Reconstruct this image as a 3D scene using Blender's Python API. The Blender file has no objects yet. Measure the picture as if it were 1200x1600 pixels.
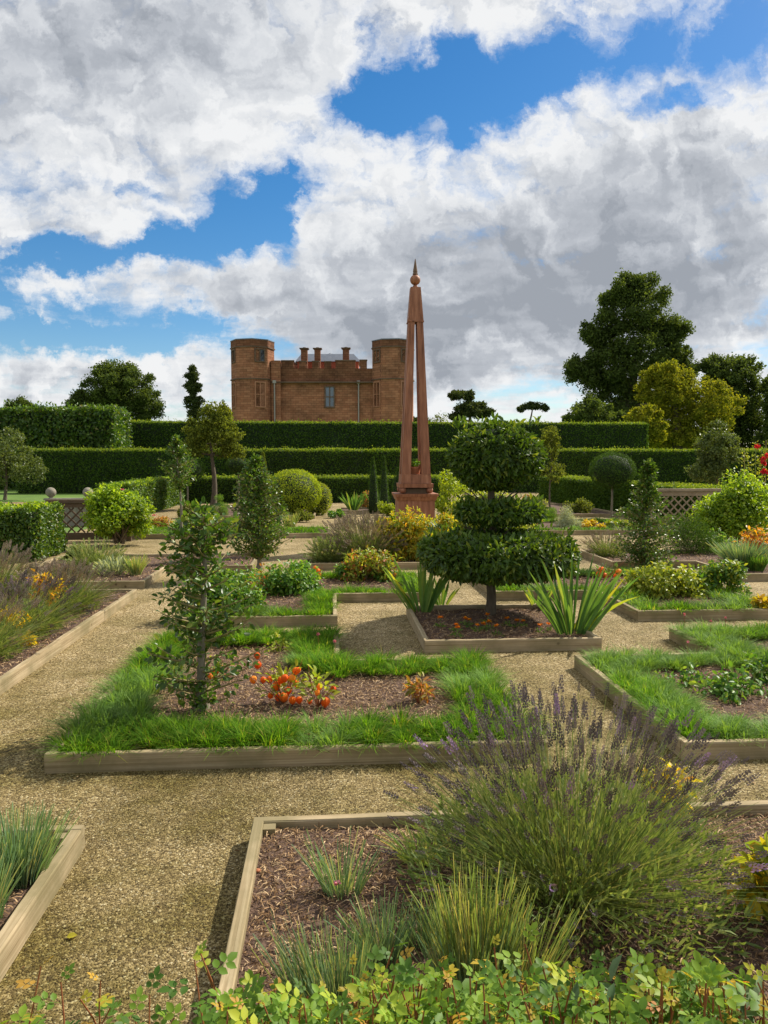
import bpy, math, random
import numpy as np
from mathutils import Matrix, Vector
rng = np.random.default_rng(7); random.seed(7)
C = bpy.context.scene.collection
S = bpy.context.scene
R_ = math.radians

# ------------------------------------------------------------------ camera
FPX, EYE = 1190.0, 1.6                      # focal length in photo pixels, eye height in metres
PIT, YAW = math.atan(82/FPX), math.atan(85/FPX)
FW = np.array((math.sin(YAW)*math.cos(PIT), math.cos(YAW)*math.cos(PIT), -math.sin(PIT)))
RT = np.array((math.cos(YAW), -math.sin(YAW), 0.0))
UP = np.cross(RT, FW)
cam = bpy.data.cameras.new('camera'); co = bpy.data.objects.new('camera', cam); C.objects.link(co)
cam.sensor_fit = 'VERTICAL'; cam.sensor_height = 24; cam.lens = FPX/1600*24
cam.clip_start = 0.05; cam.clip_end = 3000
mw = Matrix.Identity(4)
for i in range(3):
    mw[i][0] = RT[i]; mw[i][1] = UP[i]; mw[i][2] = -FW[i]
mw[2][3] = EYE
co.matrix_world = mw
S.camera = co

def ray(px, py):
    return FW + (px-600)/FPX*RT + (800-py)/FPX*UP
def G(px, py, z=0.0):                       # a spot on level z of the garden
    d = ray(px, py); t = (z-EYE)/d[2]
    return np.array((d[0]*t, d[1]*t))
def AT(px, D):                              # ground spot at distance D
    d = ray(px, 718); t = D/(d @ np.array((math.sin(YAW), math.cos(YAW), 0)))
    return np.array((d[0]*t, d[1]*t))
def ZP(py, D):                              # height seen at row py at distance D
    d = ray(600, py); return EYE + d[2]*D/math.hypot(d[0], d[1])

# ------------------------------------------------------------------ light
SUN_AZ, SUN_EL = R_(57), R_(43)             # azimuth clockwise from +Y, elevation
sd = Vector((math.sin(SUN_AZ)*math.cos(SUN_EL), math.cos(SUN_AZ)*math.cos(SUN_EL), math.sin(SUN_EL)))
sun = bpy.data.lights.new('sun', 'SUN'); sun.energy = 5.0; sun.angle = R_(0.53); sun.color = (1, .93, .80)
so = bpy.data.objects.new('sun', sun); C.objects.link(so); so.rotation_euler = sd.to_track_quat('Z', 'Y').to_euler()
so.location = (0, 0, 60)

W = bpy.data.worlds.new('World'); S.world = W; W.use_nodes = True
def world():
    nt = W.node_tree; N, L = nt.nodes, nt.links
    N.clear()
    def nd(t, **k):
        n = N.new(t)
        for a, b in k.items(): setattr(n, a, b)
        return n
    def mth(op, a, b=None, c=None, clamp=False):
        n = nd('ShaderNodeMath', operation=op, use_clamp=clamp)
        for i, v in enumerate((a, b, c)):
            if v is None: continue
            if isinstance(v, (int, float)): n.inputs[i].default_value = v
            else: L.new(v, n.inputs[i])
        return n.outputs[0]
    def vm(op, a, b=None, out=0):
        n = nd('ShaderNodeVectorMath', operation=op)
        for i, v in enumerate((a, b)):
            if v is None: continue
            if isinstance(v, tuple): n.inputs[i].default_value = v
            else: L.new(v, n.inputs[i])
        return n.outputs[out]
    out = nd('ShaderNodeOutputWorld')
    sky = nd('ShaderNodeTexSky', sky_type='NISHITA', sun_disc=False)
    sky.sun_elevation = SUN_EL; sky.sun_rotation = SUN_AZ
    sky.air_density = 1.0; sky.dust_density = 0.3; sky.ozone_density = 2.2; sky.altitude = 100
    hs = nd('ShaderNodeHueSaturation'); hs.inputs['Saturation'].default_value = 1.4
    L.new(sky.outputs[0], hs.inputs['Color'])
    b1 = nd('ShaderNodeBackground'); b1.inputs[1].default_value = 0.085; L.new(hs.outputs[0], b1.inputs[0])
    tc = nd('ShaderNodeTexCoord'); d = vm('NORMALIZE', tc.outputs['Generated'])
    sp = nd('ShaderNodeSeparateXYZ'); L.new(d, sp.inputs[0])
    x, y, z = sp.outputs
    zz = mth('MAXIMUM', z, 0.0)
    inv = mth('DIVIDE', 1.0, mth('ADD', zz, 0.13))
    cp = nd('ShaderNodeCombineXYZ'); L.new(mth('MULTIPLY', x, inv), cp.inputs[0]); L.new(mth('MULTIPLY', y, inv), cp.inputs[1])
    P = cp.outputs[0]
    yy = mth('MAXIMUM', y, 0.05)
    uv = nd('ShaderNodeCombineXYZ'); L.new(mth('DIVIDE', x, yy), uv.inputs[0]); L.new(mth('DIVIDE', z, yy), uv.inputs[1])
    UV = uv.outputs[0]
    def noise(vec, sc, det, ro, w=0.0, dist=0.0):
        n = nd('ShaderNodeTexNoise', noise_dimensions='4D'); n.inputs['Scale'].default_value = sc; n.inputs['Detail'].default_value = det
        n.inputs['Roughness'].default_value = ro; n.inputs['W'].default_value = w; n.inputs['Distortion'].default_value = dist
        L.new(vec, n.inputs['Vector']); return n.outputs['Fac']
    def blobs(lst):
        tot = None
        for (px, py, rx, ry, ang, w) in lst:
            r = ray(px, py); u, v = r[0]/r[1], r[2]/r[1]
            m = nd('ShaderNodeMapping', vector_type='TEXTURE')
            m.inputs['Location'].default_value = (u, v, 0); m.inputs['Rotation'].default_value = (0, 0, R_(ang))
            m.inputs['Scale'].default_value = (rx/FPX, ry/FPX, 1)
            L.new(UV, m.inputs['Vector'])
            e = mth('EXPONENT', mth('MULTIPLY', vm('DOT_PRODUCT', m.outputs[0], m.outputs[0], 1), -1.0))
            t = mth('MULTIPLY', e, w); tot = t if tot is None else mth('ADD', tot, t)
        return tot
    warpn = nd('ShaderNodeTexNoise'); warpn.inputs['Scale'].default_value = 6; warpn.inputs['Detail'].default_value = 8; warpn.inputs['Roughness'].default_value = .65
    L.new(UV, warpn.inputs['Vector'])
    UV = vm('ADD', UV, vm('MULTIPLY', vm('SUBTRACT', warpn.outputs['Color'], (.5, .5, .5)), (.26, .18, 0)))
    gaps = blobs([(630,130,110,50,20,.50),(560,165,60,35,0,.30),(730,85,80,38,20,.38),(790,140,80,34,30,.36),(980,70,60,30,10,.25),(870,120,60,30,10,.2),
                  (730,195,50,40,0,.30),(900,90,120,60,10,.22),(1060,165,100,30,25,.38),(1150,60,110,38,10,.32),
                  (350,355,120,40,25,.50),(200,400,130,24,12,.42),(420,340,50,38,0,.30),(60,430,90,20,12,.30),
                  (120,505,170,24,-3,.40),(230,535,160,17,-3,.34),(30,530,90,18,0,.30),(210,290,60,12,-8,.22),
                  (330,515,70,20,0,.25),(550,270,35,16,30,.2),(440,405,25,14,0,.2),(1150,170,60,20,0,.2)])
    solid = blobs([(200,130,340,120,0,.25),(900,400,350,130,0,.28),(650,520,300,70,0,.25),(60,320,150,60,0,.18),(620,270,90,70,30,.12),
                   (1000,230,150,60,15,.16),(160,450,120,18,5,.18),(90,500,60,10,0,.3),(350,450,120,45,0,.2),(120,575,200,16,0,.2),(1100,330,180,110,0,.2)])
    grey = blobs([(150,50,280,110,10,.75),(60,190,150,60,0,.2),(900,330,240,100,10,.5),(1130,300,150,70,10,.45),(780,470,300,95,3,.85),(1100,460,200,90,0,.8),
                  (560,540,160,45,0,.6),(340,470,130,24,0,.45),(640,390,110,30,10,.35),(250,235,60,20,0,.25),(700,580,200,22,0,.4),
                  (130,595,200,14,0,.35),(130,490,60,7,0,.3),(500,50,100,40,0,.2)])
    n1 = noise(P, 2.3, 9, .60, 3.3, .2)
    n1a = noise(P, 2.3, 4, .5, 3.3, .2); n1b = noise(vm('ADD', P, (sd.x*.08, sd.y*.08, 0)), 2.3, 4, .5, 3.3, .2)
    n2 = noise(UV, 13, 7, .60, 1.1, .3)
    f = mth('ADD', mth('ADD', mth('MULTIPLY', n1, .95), mth('MULTIPLY', n2, .65)), mth('MULTIPLY', mth('SUBTRACT', noise(UV, 30, 5, .65, 5.5, .3), .5), .22))
    f = mth('SUBTRACT', f, .28)
    f = mth('ADD', mth('SUBTRACT', f, mth('MULTIPLY', gaps, .74)), mth('MULTIPLY', solid, .6))
    dens = nd('ShaderNodeMapRange', interpolation_type='SMOOTHSTEP'); L.new(f, dens.inputs[0])
    dens.inputs[1].default_value = 0.28; dens.inputs[2].default_value = 0.60
    # relief: the side towards the sun is brighter
    n2a = noise(UV, 13, 4, .5, 1.1, .3); n2b = noise(vm('ADD', UV, (.014, .016, 0)), 13, 4, .5, 1.1, .3)
    rel = mth('ADD', mth('MULTIPLY', mth('SUBTRACT', n1a, n1b), 1.6), mth('MULTIPLY', mth('SUBTRACT', n2a, n2b), 2.0))
    n3 = noise(UV, 16, 6, .6, 7.1, .3)
    edge = nd('ShaderNodeMapRange'); L.new(f, edge.inputs[0]); edge.inputs[1].default_value = .45; edge.inputs[2].default_value = .85
    g = mth('ADD', mth('MULTIPLY', grey, .74), mth('MULTIPLY', edge.outputs[0], .30))
    g = mth('ADD', g, mth('MULTIPLY', mth('SUBTRACT', n3, .5), .28))
    g = mth('ADD', g, mth('MULTIPLY', mth('SUBTRACT', n2, .5), -.55))
    g = mth('SUBTRACT', g, rel, clamp=True)
    cr = nd('ShaderNodeValToRGB'); L.new(g, cr.inputs[0])
    el = cr.color_ramp.elements
    el[0].position = 0; el[0].color = (.90, .91, .92, 1); el[1].position = 1; el[1].color = (.35, .38, .43, 1)
    for p_, c_ in ((.3, (.72, .745, .78)), (.6, (.52, .55, .60))):
        e = el.new(p_); e.color = (*c_, 1)
    b2 = nd('ShaderNodeBackground'); b2.inputs[1].default_value = 0.70; L.new(cr.outputs[0], b2.inputs[0])
    # below the horizon: plain dull ground light
    mx = nd('ShaderNodeMixShader'); L.new(dens.outputs[0], mx.inputs[0]); L.new(b1.outputs[0], mx.inputs[1]); L.new(b2.outputs[0], mx.inputs[2])
    L.new(mx.outputs[0], out.inputs[0])
world()
S.view_settings.view_transform = 'Standard'; S.view_settings.look = 'None'
S.view_settings.gamma = 1; S.view_settings.use_curve_mapping = False
S.view_settings.exposure = 0.50
S.render.engine = 'CYCLES'
S.cycles.max_bounces = 6; S.cycles.diffuse_bounces = 3; S.cycles.glossy_bounces = 2; S.cycles.transmission_bounces = 3; S.cycles.transparent_max_bounces = 4

# ------------------------------------------------------------------ materials
def newmat(name):
    m = bpy.data.materials.new(name); m.use_nodes = True
    nt = m.node_tree; nt.nodes.clear()
    return m, nt.nodes, nt.links
def nn(N, t, ins=None, **k):
    n = N.new(t)
    for a, b in k.items(): setattr(n, a, b)
    for a, b in (ins or {}).items(): n.inputs[a].default_value = b
    return n
def ramp(N, L, fac, stops):
    r = N.new('ShaderNodeValToRGB'); L.new(fac, r.inputs[0]); e = r.color_ramp.elements
    e[0].position, e[0].color = stops[0][0], (*stops[0][1], 1)
    e[1].position, e[1].color = stops[-1][0], (*stops[-1][1], 1)
    for p, c in stops[1:-1]:
        q = e.new(p); q.color = (*c, 1)
    return r.outputs[0]
def rndfac(N, L):
    a = nn(N, 'ShaderNodeAttribute', attribute_name='rnd'); o = N.new('ShaderNodeObjectInfo')
    s = nn(N, 'ShaderNodeMath', operation='ADD'); L.new(a.outputs['Fac'], s.inputs[0]); L.new(o.outputs['Random'], s.inputs[1])
    f = nn(N, 'ShaderNodeMath', operation='FRACT'); L.new(s.outputs[0], f.inputs[0])
    return f.outputs[0]
def leafmat(name, cols, trans=.35, rough=.5, spec=.35, stops=None):
    m, N, L = newmat(name)
    cols = [(c[0]*1.14, c[1]*1.04, c[2]*.85) for c in cols]; k = len(cols); stops = stops or [i/(k-1) for i in range(k)]
    col = ramp(N, L, rndfac(N, L), list(zip(stops, cols)))
    no = nn(N, 'ShaderNodeTexNoise', {'Scale': 9.0, 'Detail': 3.0}); g = N.new('ShaderNodeNewGeometry'); L.new(g.outputs['Position'], no.inputs['Vector'])
    no2 = nn(N, 'ShaderNodeTexNoise', {'Scale': 1.1, 'Detail': 3.0}); L.new(g.outputs['Position'], no2.inputs['Vector'])
    av = nn(N, 'ShaderNodeMath', {1: .5}, operation='MULTIPLY_ADD'); L.new(no2.outputs['Fac'], av.inputs[0]); hv = nn(N, 'ShaderNodeMath', {1: .5}, operation='MULTIPLY'); L.new(no.outputs['Fac'], hv.inputs[0]); L.new(hv.outputs[0], av.inputs[2])
    mr = nn(N, 'ShaderNodeMapRange', {1: .25, 2: .75, 3: .52, 4: 1.48}); L.new(av.outputs[0], mr.inputs[0])
    mul = nn(N, 'ShaderNodeVectorMath', operation='SCALE'); L.new(col, mul.inputs[0]); L.new(mr.outputs[0], mul.inputs['Scale'])
    p = nn(N, 'ShaderNodeBsdfPrincipled', {'Roughness': rough, 'Specular IOR Level': spec}); L.new(mul.outputs[0], p.inputs['Base Color'])
    t = N.new('ShaderNodeBsdfTranslucent')
    tm = nn(N, 'ShaderNodeVectorMath', operation='MULTIPLY'); tm.inputs[1].default_value = (2.1, 1.9, .7); L.new(mul.outputs[0], tm.inputs[0]); L.new(tm.outputs[0], t.inputs[0])
    mx = nn(N, 'ShaderNodeMixShader', {0: trans}); L.new(p.outputs[0], mx.inputs[1]); L.new(t.outputs[0], mx.inputs[2])
    o = N.new('ShaderNodeOutputMaterial'); L.new(mx.outputs[0], o.inputs[0])
    return m
def solidmat(name, stops, scale=(1, 1, 1), nscale=5, rough=.8, bump=0.0, coord='Object', detail=6, bscale=None, spec=.3, dist=0.02, rndamt=.0):
    m, N, L = newmat(name)
    tc = N.new('ShaderNodeTexCoord'); mp = nn(N, 'ShaderNodeMapping'); mp.inputs['Scale'].default_value = scale
    L.new(tc.outputs[coord], mp.inputs[0])
    oi = N.new('ShaderNodeObjectInfo')
    no = nn(N, 'ShaderNodeTexNoise', {'Scale': nscale, 'Detail': detail, 'Roughness': .6}, noise_dimensions='4D'); L.new(mp.outputs[0], no.inputs['Vector'])
    ml = nn(N, 'ShaderNodeMath', {1: 37.0}, operation='MULTIPLY'); L.new(oi.outputs['Random'], ml.inputs[0]); L.new(ml.outputs[0], no.inputs['W'])
    c = ramp(N, L, no.outputs['Fac'], stops)
    if rndamt:
        mr = nn(N, 'ShaderNodeMapRange', {3: 1-rndamt, 4: 1+rndamt}); L.new(rndfac(N, L), mr.inputs[0])
        sc = nn(N, 'ShaderNodeVectorMath', operation='SCALE'); L.new(c, sc.inputs[0]); L.new(mr.outputs[0], sc.inputs['Scale']); c = sc.outputs[0]
    p = nn(N, 'ShaderNodeBsdfPrincipled', {'Roughness': rough, 'Specular IOR Level': spec}); L.new(c, p.inputs['Base Color'])
    if bump:
        n2 = nn(N, 'ShaderNodeTexNoise', {'Scale': bscale or nscale*4, 'Detail': 5.0}); L.new(mp.outputs[0], n2.inputs['Vector'])
        b = nn(N, 'ShaderNodeBump', {'Strength': bump, 'Distance': dist}); L.new(n2.outputs['Fac'], b.inputs['Height']); L.new(b.outputs[0], p.inputs['Normal'])
    o = N.new('ShaderNodeOutputMaterial'); L.new(p.outputs[0], o.inputs[0])
    return m

MT = {}
MT['grass'] = leafmat('edging_grass', [(.034,.100,.010),(.062,.170,.014),(.10,.235,.022),(.16,.29,.035),(.30,.28,.08)], .40, .7, .05, [0,.3,.7,.93,1])
MT['grass_blue'] = leafmat('edging_grass_blue', [(.06,.14,.028),(.11,.23,.045),(.19,.32,.09)], .35, .6, .12)
MT['lawn'] = solidmat('lawn', [(.3,(.07,.13,.02)),(.7,(.12,.20,.03))], nscale=.8, coord='Object', bump=.3, bscale=60)
MT['holly'] = leafmat('holly_leaf', [(.028,.072,.012),(.050,.115,.018),(.08,.155,.025),(.17,.23,.045)], .32, .36, .4, [0,.45,.85,1])
MT['topiary'] = leafmat('topiary_leaf', [(.026,.062,.010),(.050,.105,.014),(.085,.155,.022),(.17,.22,.035)], .3, .45, .35, [0,.45,.85,1])
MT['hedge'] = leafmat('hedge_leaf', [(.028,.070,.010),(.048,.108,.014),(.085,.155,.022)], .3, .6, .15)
MT['hedge_top'] = leafmat('hedge_sunlit_growth', [(.06,.12,.015),(.12,.19,.025),(.18,.24,.035)], .4, .6, .15)  # new growth, its colour also brightened as sunlight on the hedge tops
MT['beech'] = leafmat('beech_leaf', [(.03,.08,.014),(.06,.13,.02),(.11,.19,.032),(.17,.16,.05)], .35, .4, .4, [0,.5,.95,1])
MT['rose'] = leafmat('rose_leaf', [(.05,.12,.02),(.10,.20,.028),(.17,.28,.035),(.30,.36,.045)], .38, .5, .22, [0,.5,.9,1])
MT['rose_young'] = leafmat('rose_young_leaf', [(.28,.28,.03),(.38,.25,.04),(.22,.28,.03),(.35,.16,.05)], .35, .5, .2)
MT['rosebush'] = leafmat('rose_bush_leaf', [(.07,.15,.015),(.13,.24,.02),(.20,.33,.03),(.28,.38,.04)], .45, .45, .3)
MT['limebush'] = leafmat('lime_bush_leaf', [(.11,.19,.015),(.20,.29,.02),(.29,.37,.03)], .42, .45, .3)
MT['green'] = leafmat('herb_leaf', [(.04,.12,.02),(.075,.19,.03),(.12,.25,.04),(.18,.26,.05)], .35, .45, .35)
MT['yellowgreen'] = leafmat('yellow_green_leaf', [(.12,.20,.03),(.22,.30,.04),(.32,.36,.06)], .35, .45, .3)
MT['yellow'] = leafmat('yellow_leaf', [(.38,.30,.02),(.50,.42,.03),(.30,.32,.03),(.45,.24,.04)], .35, .45, .3)
MT['orange'] = leafmat('orange_leaf', [(.50,.28,.02),(.60,.36,.02),(.45,.16,.03)], .35, .45, .3)
MT['autumn'] = leafmat('autumn_leaf', [(.18,.20,.03),(.30,.20,.05),(.38,.14,.07),(.10,.16,.03)], .35, .45, .3)
MT['lavstem'] = leafmat('lavender_stem', [(.11,.18,.07),(.18,.26,.11),(.27,.33,.16),(.36,.33,.20)], .2, .6, .2, [0,.4,.85,1])
MT['lavleaf'] = leafmat('lavender_leaf', [(.08,.14,.045),(.13,.20,.075),(.21,.27,.13)], .3, .6, .2)
MT['lavflower'] = leafmat('lavender_flower', [(.06,.054,.075),(.10,.088,.12),(.16,.14,.18),(.28,.19,.46)], .1, .8, .1, [0,.5,.95,1])
MT['lavgrey'] = leafmat('lavender_faded', [(.13,.115,.115),(.19,.165,.165),(.26,.23,.21)], .1, .8, .1)
MT['pinks'] = leafmat('pinks_leaf', [(.08,.16,.10),(.13,.24,.15),(.21,.31,.18),(.38,.38,.20)], .25, .5, .3, [0,.45,.85,1])
MT['pinks_pale'] = leafmat('pinks_pale_stem', [(.12,.22,.09),(.20,.31,.11),(.30,.37,.14),(.45,.40,.22)], .3, .5, .3)
MT['silver'] = leafmat('silver_leaf', [(.22,.30,.24),(.32,.40,.33),(.42,.48,.42)], .2, .6, .3)
MT['iris'] = leafmat('iris_leaf', [(.05,.13,.035),(.085,.185,.055),(.13,.24,.075),(.26,.33,.08)], .3, .45, .3, [0,.5,.9,1])
MT['irisyellow'] = leafmat('iris_yellow_leaf', [(.24,.34,.05),(.38,.38,.05)], .38, .4, .4)
MT['lantern'] = leafmat('lantern_husk', [(.66,.12,.008),(.72,.17,.010),(.58,.075,.010),(.72,.28,.03)], .15, .6, .2)
MT['marigold'] = leafmat('marigold_petal', [(.72,.22,.01),(.75,.32,.01),(.62,.11,.01)], .15, .6, .2)
MT['pink'] = leafmat('pink_petal', [(.42,.13,.24),(.52,.22,.34)], .15, .6, .2)
MT['red'] = leafmat('red_petal', [(.45,.02,.05),(.6,.05,.10)], .3, .6, .2)
MT['oak'] = leafmat('far_oak_leaf', [(.036,.062,.020),(.058,.095,.026),(.09,.14,.038)], .34, .7, .1)  # leaf colour lightened to carry the haze of distance
MT['farolive'] = leafmat('far_olive_leaf', [(.055,.085,.018),(.095,.135,.025),(.15,.19,.04)], .36, .7, .1)
MT['faryellow'] = leafmat('far_yellow_leaf', [(.08,.115,.014),(.15,.185,.020),(.26,.27,.03)], .36, .7, .1)
MT['pine'] = leafmat('pine_needles', [(.032,.055,.022),(.052,.082,.03),(.08,.11,.036)], .2, .7, .1)
MT['yew'] = leafmat('yew_needles', [(.022,.060,.012),(.042,.095,.018),(.07,.13,.025)], .25, .6, .12)
MT['appletree'] = leafmat('apple_leaf', [(.05,.085,.025),(.085,.13,.035),(.13,.18,.06)], .3, .4, .35)
MT['core'] = solidmat('shade_dark_core', [(.3,(.012,.022,.008)),(.7,(.02,.035,.012))], nscale=8)  # dark filler body; shade inside the foliage is put into its colour
MT['bark'] = solidmat('bark', [(.3,(.075,.058,.040)),(.7,(.16,.13,.09))], scale=(1,1,.3), nscale=30, bump=.6, bscale=60, rough=.9)
MT['barkpale'] = solidmat('pale_bark', [(.3,(.12,.105,.07)),(.7,(.25,.22,.16))], scale=(1,1,.5), nscale=25, bump=.4, bscale=60, rough=.85)
MT['hollytwig'] = solidmat('holly_twig', [(.3,(.18,.15,.05)),(.7,(.28,.24,.09))], nscale=25, rough=.7)
MT['redstem'] = solidmat('red_rose_stem', [(.3,(.22,.06,.03)),(.7,(.30,.12,.04))], nscale=20, rough=.5)
MT['twig'] = solidmat('brown_twig', [(.3,(.10,.07,.04)),(.7,(.20,.14,.08))], nscale=20)
MT['chips'] = leafmat('bark_chips', [(.085,.050,.028),(.19,.122,.072),(.32,.225,.145),(.50,.40,.285)], .0, .9, .1)
MT['soil'] = solidmat('mulched_soil', [(.25,(.050,.030,.020)),(.5,(.11,.066,.045)),(.75,(.19,.125,.09))], nscale=38, bump=1.0, bscale=70, rough=.95, dist=.02, detail=8)
MT['plank'] = None
MT['stone'] = solidmat('grey_stone', [(.3,(.16,.14,.11)),(.7,(.30,.27,.21))], nscale=8, bump=.3, rough=.9)
MT['terracotta'] = solidmat('terracotta', [(.3,(.35,.13,.06)),(.7,(.45,.18,.09))], nscale=6, rough=.8)
MT['lead'] = solidmat('lead_roof', [(.3,(.13,.15,.19)),(.7,(.20,.22,.26))], nscale=2, rough=.6)
MT['fence'] = solidmat('oak_lattice', [(.3,(.20,.15,.10)),(.7,(.34,.27,.19))], nscale=6, rough=.85)
MT['fencedark'] = solidmat('dark_oak_lattice', [(.3,(.09,.06,.035)),(.7,(.15,.10,.06))], nscale=6, rough=.85)
MT['glass'] = solidmat('window_glass', [(.3,(.05,.07,.10)),(.7,(.12,.16,.21))], nscale=1.2, rough=.12, spec=.8)
MT['darkglass'] = solidmat('dark_glass', [(.3,(.02,.025,.03)),(.7,(.05,.055,.06))], nscale=1.2, rough=.15, spec=.8)
MT['pinkstone'] = solidmat('pink_sandstone', [(.3,(.34,.15,.085)),(.7,(.44,.22,.13))], nscale=1.5, bump=.2, rough=.9)
MT['pipe'] = solidmat('pale_pipe', [(.3,(.30,.27,.24)),(.7,(.38,.35,.32))], nscale=1.5, rough=.7)
MT['brick'] = solidmat('red_gable', [(.3,(.33,.10,.06)),(.7,(.42,.15,.09))], nscale=1.5, rough=.9)

def plank_mat():
    m, N, L = newmat('sawn_timber')
    tc = N.new('ShaderNodeTexCoord'); oi = N.new('ShaderNodeObjectInfo')
    mp = nn(N, 'ShaderNodeMapping'); mp.inputs['Scale'].default_value = (1.2, 2, 9); L.new(tc.outputs['Object'], mp.inputs[0])
    ml = nn(N, 'ShaderNodeMath', {1: 53.0}, operation='MULTIPLY'); L.new(oi.outputs['Random'], ml.inputs[0])
    a = nn(N, 'ShaderNodeTexNoise', {'Scale': 1.6, 'Detail': 7.0, 'Roughness': .65, 'Distortion': .5}, noise_dimensions='4D'); L.new(mp.outputs[0], a.inputs['Vector']); L.new(ml.outputs[0], a.inputs['W'])
    c = ramp(N, L, a.outputs['Fac'], [(.30, (.19,.135,.068)), (.45, (.33,.25,.145)), (.58, (.43,.34,.21)), (.75, (.52,.43,.30))])
    # streaks and green weathering in soft patches
    g = N.new('ShaderNodeNewGeometry')
    b = nn(N, 'ShaderNodeTexNoise', {'Scale': 2.2, 'Detail': 5.0, 'Roughness': .6}); L.new(g.outputs['Position'], b.inputs['Vector'])
    w = ramp(N, L, b.outputs['Fac'], [(.40, (0,0,0)), (.60, (1,1,1))])
    mx = nn(N, 'ShaderNodeMixRGB', blend_type='MIX'); mx.inputs[2].default_value = (.17,.145,.07,1)
    sc = nn(N, 'ShaderNodeMath', {1: .75}, operation='MULTIPLY'); L.new(w, sc.inputs[0]); L.new(sc.outputs[0], mx.inputs[0]); L.new(c, mx.inputs[1])
    kn = nn(N, 'ShaderNodeTexVoronoi', {'Scale': 5.0}); L.new(g.outputs['Position'], kn.inputs['Vector'])
    kr = ramp(N, L, kn.outputs['Distance'], [(.05, (.25,.2,.15)), (.10, (1,1,1))])
    m2 = nn(N, 'ShaderNodeMixRGB', {0: .7}, blend_type='MULTIPLY'); L.new(mx.outputs[0], m2.inputs[1]); L.new(kr, m2.inputs[2])
    p = nn(N, 'ShaderNodeBsdfPrincipled', {'Roughness': .85, 'Specular IOR Level': .2}); L.new(m2.outputs[0], p.inputs['Base Color'])
    bm = nn(N, 'ShaderNodeBump', {'Strength': .5, 'Distance': .004}); L.new(a.outputs['Fac'], bm.inputs['Height']); L.new(bm.outputs[0], p.inputs['Normal'])
    o = N.new('ShaderNodeOutputMaterial'); L.new(p.outputs[0], o.inputs[0]); return m
MT['plank'] = plank_mat()

def moss(N, L, g, c):
    n = nn(N, 'ShaderNodeTexNoise', {'Scale': 1.5, 'Detail': 8.0, 'Roughness': .7}); L.new(g.outputs['Position'], n.inputs['Vector'])
    w = ramp(N, L, n.outputs['Fac'], [(.40, (0,0,0)), (.62, (1,1,1))])
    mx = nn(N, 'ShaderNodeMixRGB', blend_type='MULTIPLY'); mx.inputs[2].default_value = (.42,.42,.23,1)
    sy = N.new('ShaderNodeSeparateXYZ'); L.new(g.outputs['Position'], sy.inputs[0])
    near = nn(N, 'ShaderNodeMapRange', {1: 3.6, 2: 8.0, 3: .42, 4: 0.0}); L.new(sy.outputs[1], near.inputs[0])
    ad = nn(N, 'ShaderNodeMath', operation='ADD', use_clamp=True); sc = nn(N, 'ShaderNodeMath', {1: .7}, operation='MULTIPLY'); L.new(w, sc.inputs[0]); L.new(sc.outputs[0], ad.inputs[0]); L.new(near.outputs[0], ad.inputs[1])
    L.new(ad.outputs[0], mx.inputs[0]); L.new(c, mx.inputs[1])
    return mx
def pebble_mat():
    m, N, L = newmat('pebbles'); g = N.new('ShaderNodeNewGeometry')
    c = ramp(N, L, rndfac(N, L), [(0,(.035,.026,.014)),(.3,(.125,.088,.038)),(.65,(.28,.205,.095)),(.92,(.47,.37,.20)),(1,(.72,.64,.50))])
    mx = moss(N, L, g, c)
    p = nn(N, 'ShaderNodeBsdfPrincipled', {'Roughness': .85, 'Specular IOR Level': .15}); L.new(mx.outputs[0], p.inputs['Base Color'])
    o = N.new('ShaderNodeOutputMaterial'); L.new(p.outputs[0], o.inputs[0]); return m
def gravel_mat():
    m, N, L = newmat('path_gravel')
    g = N.new('ShaderNodeNewGeometry')
    v = nn(N, 'ShaderNodeTexVoronoi', {'Scale': 120.0, 'Randomness': 1.0}); L.new(g.outputs['Position'], v.inputs['Vector'])
    sp = N.new('ShaderNodeSeparateColor'); L.new(v.outputs['Color'], sp.inputs[0])
    c = ramp(N, L, sp.outputs[0], [(0, (.09,.062,.026)), (.35, (.22,.158,.068)), (.7, (.37,.275,.13)), (.93, (.54,.42,.235)), (1, (.70,.61,.43))])
    mx = moss(N, L, g, c)
    p = nn(N, 'ShaderNodeBsdfPrincipled', {'Roughness': .85, 'Specular IOR Level': .25}); L.new(mx.outputs[0], p.inputs['Base Color'])
    bm = nn(N, 'ShaderNodeBump', {'Strength': .8, 'Distance': .006}, invert=True); L.new(v.outputs['Distance'], bm.inputs['Height']); L.new(bm.outputs[0], p.inputs['Normal'])
    o = N.new('ShaderNodeOutputMaterial'); L.new(p.outputs[0], o.inputs[0]); return m
MT['gravel'] = gravel_mat()
MT['pebble'] = pebble_mat()

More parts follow.
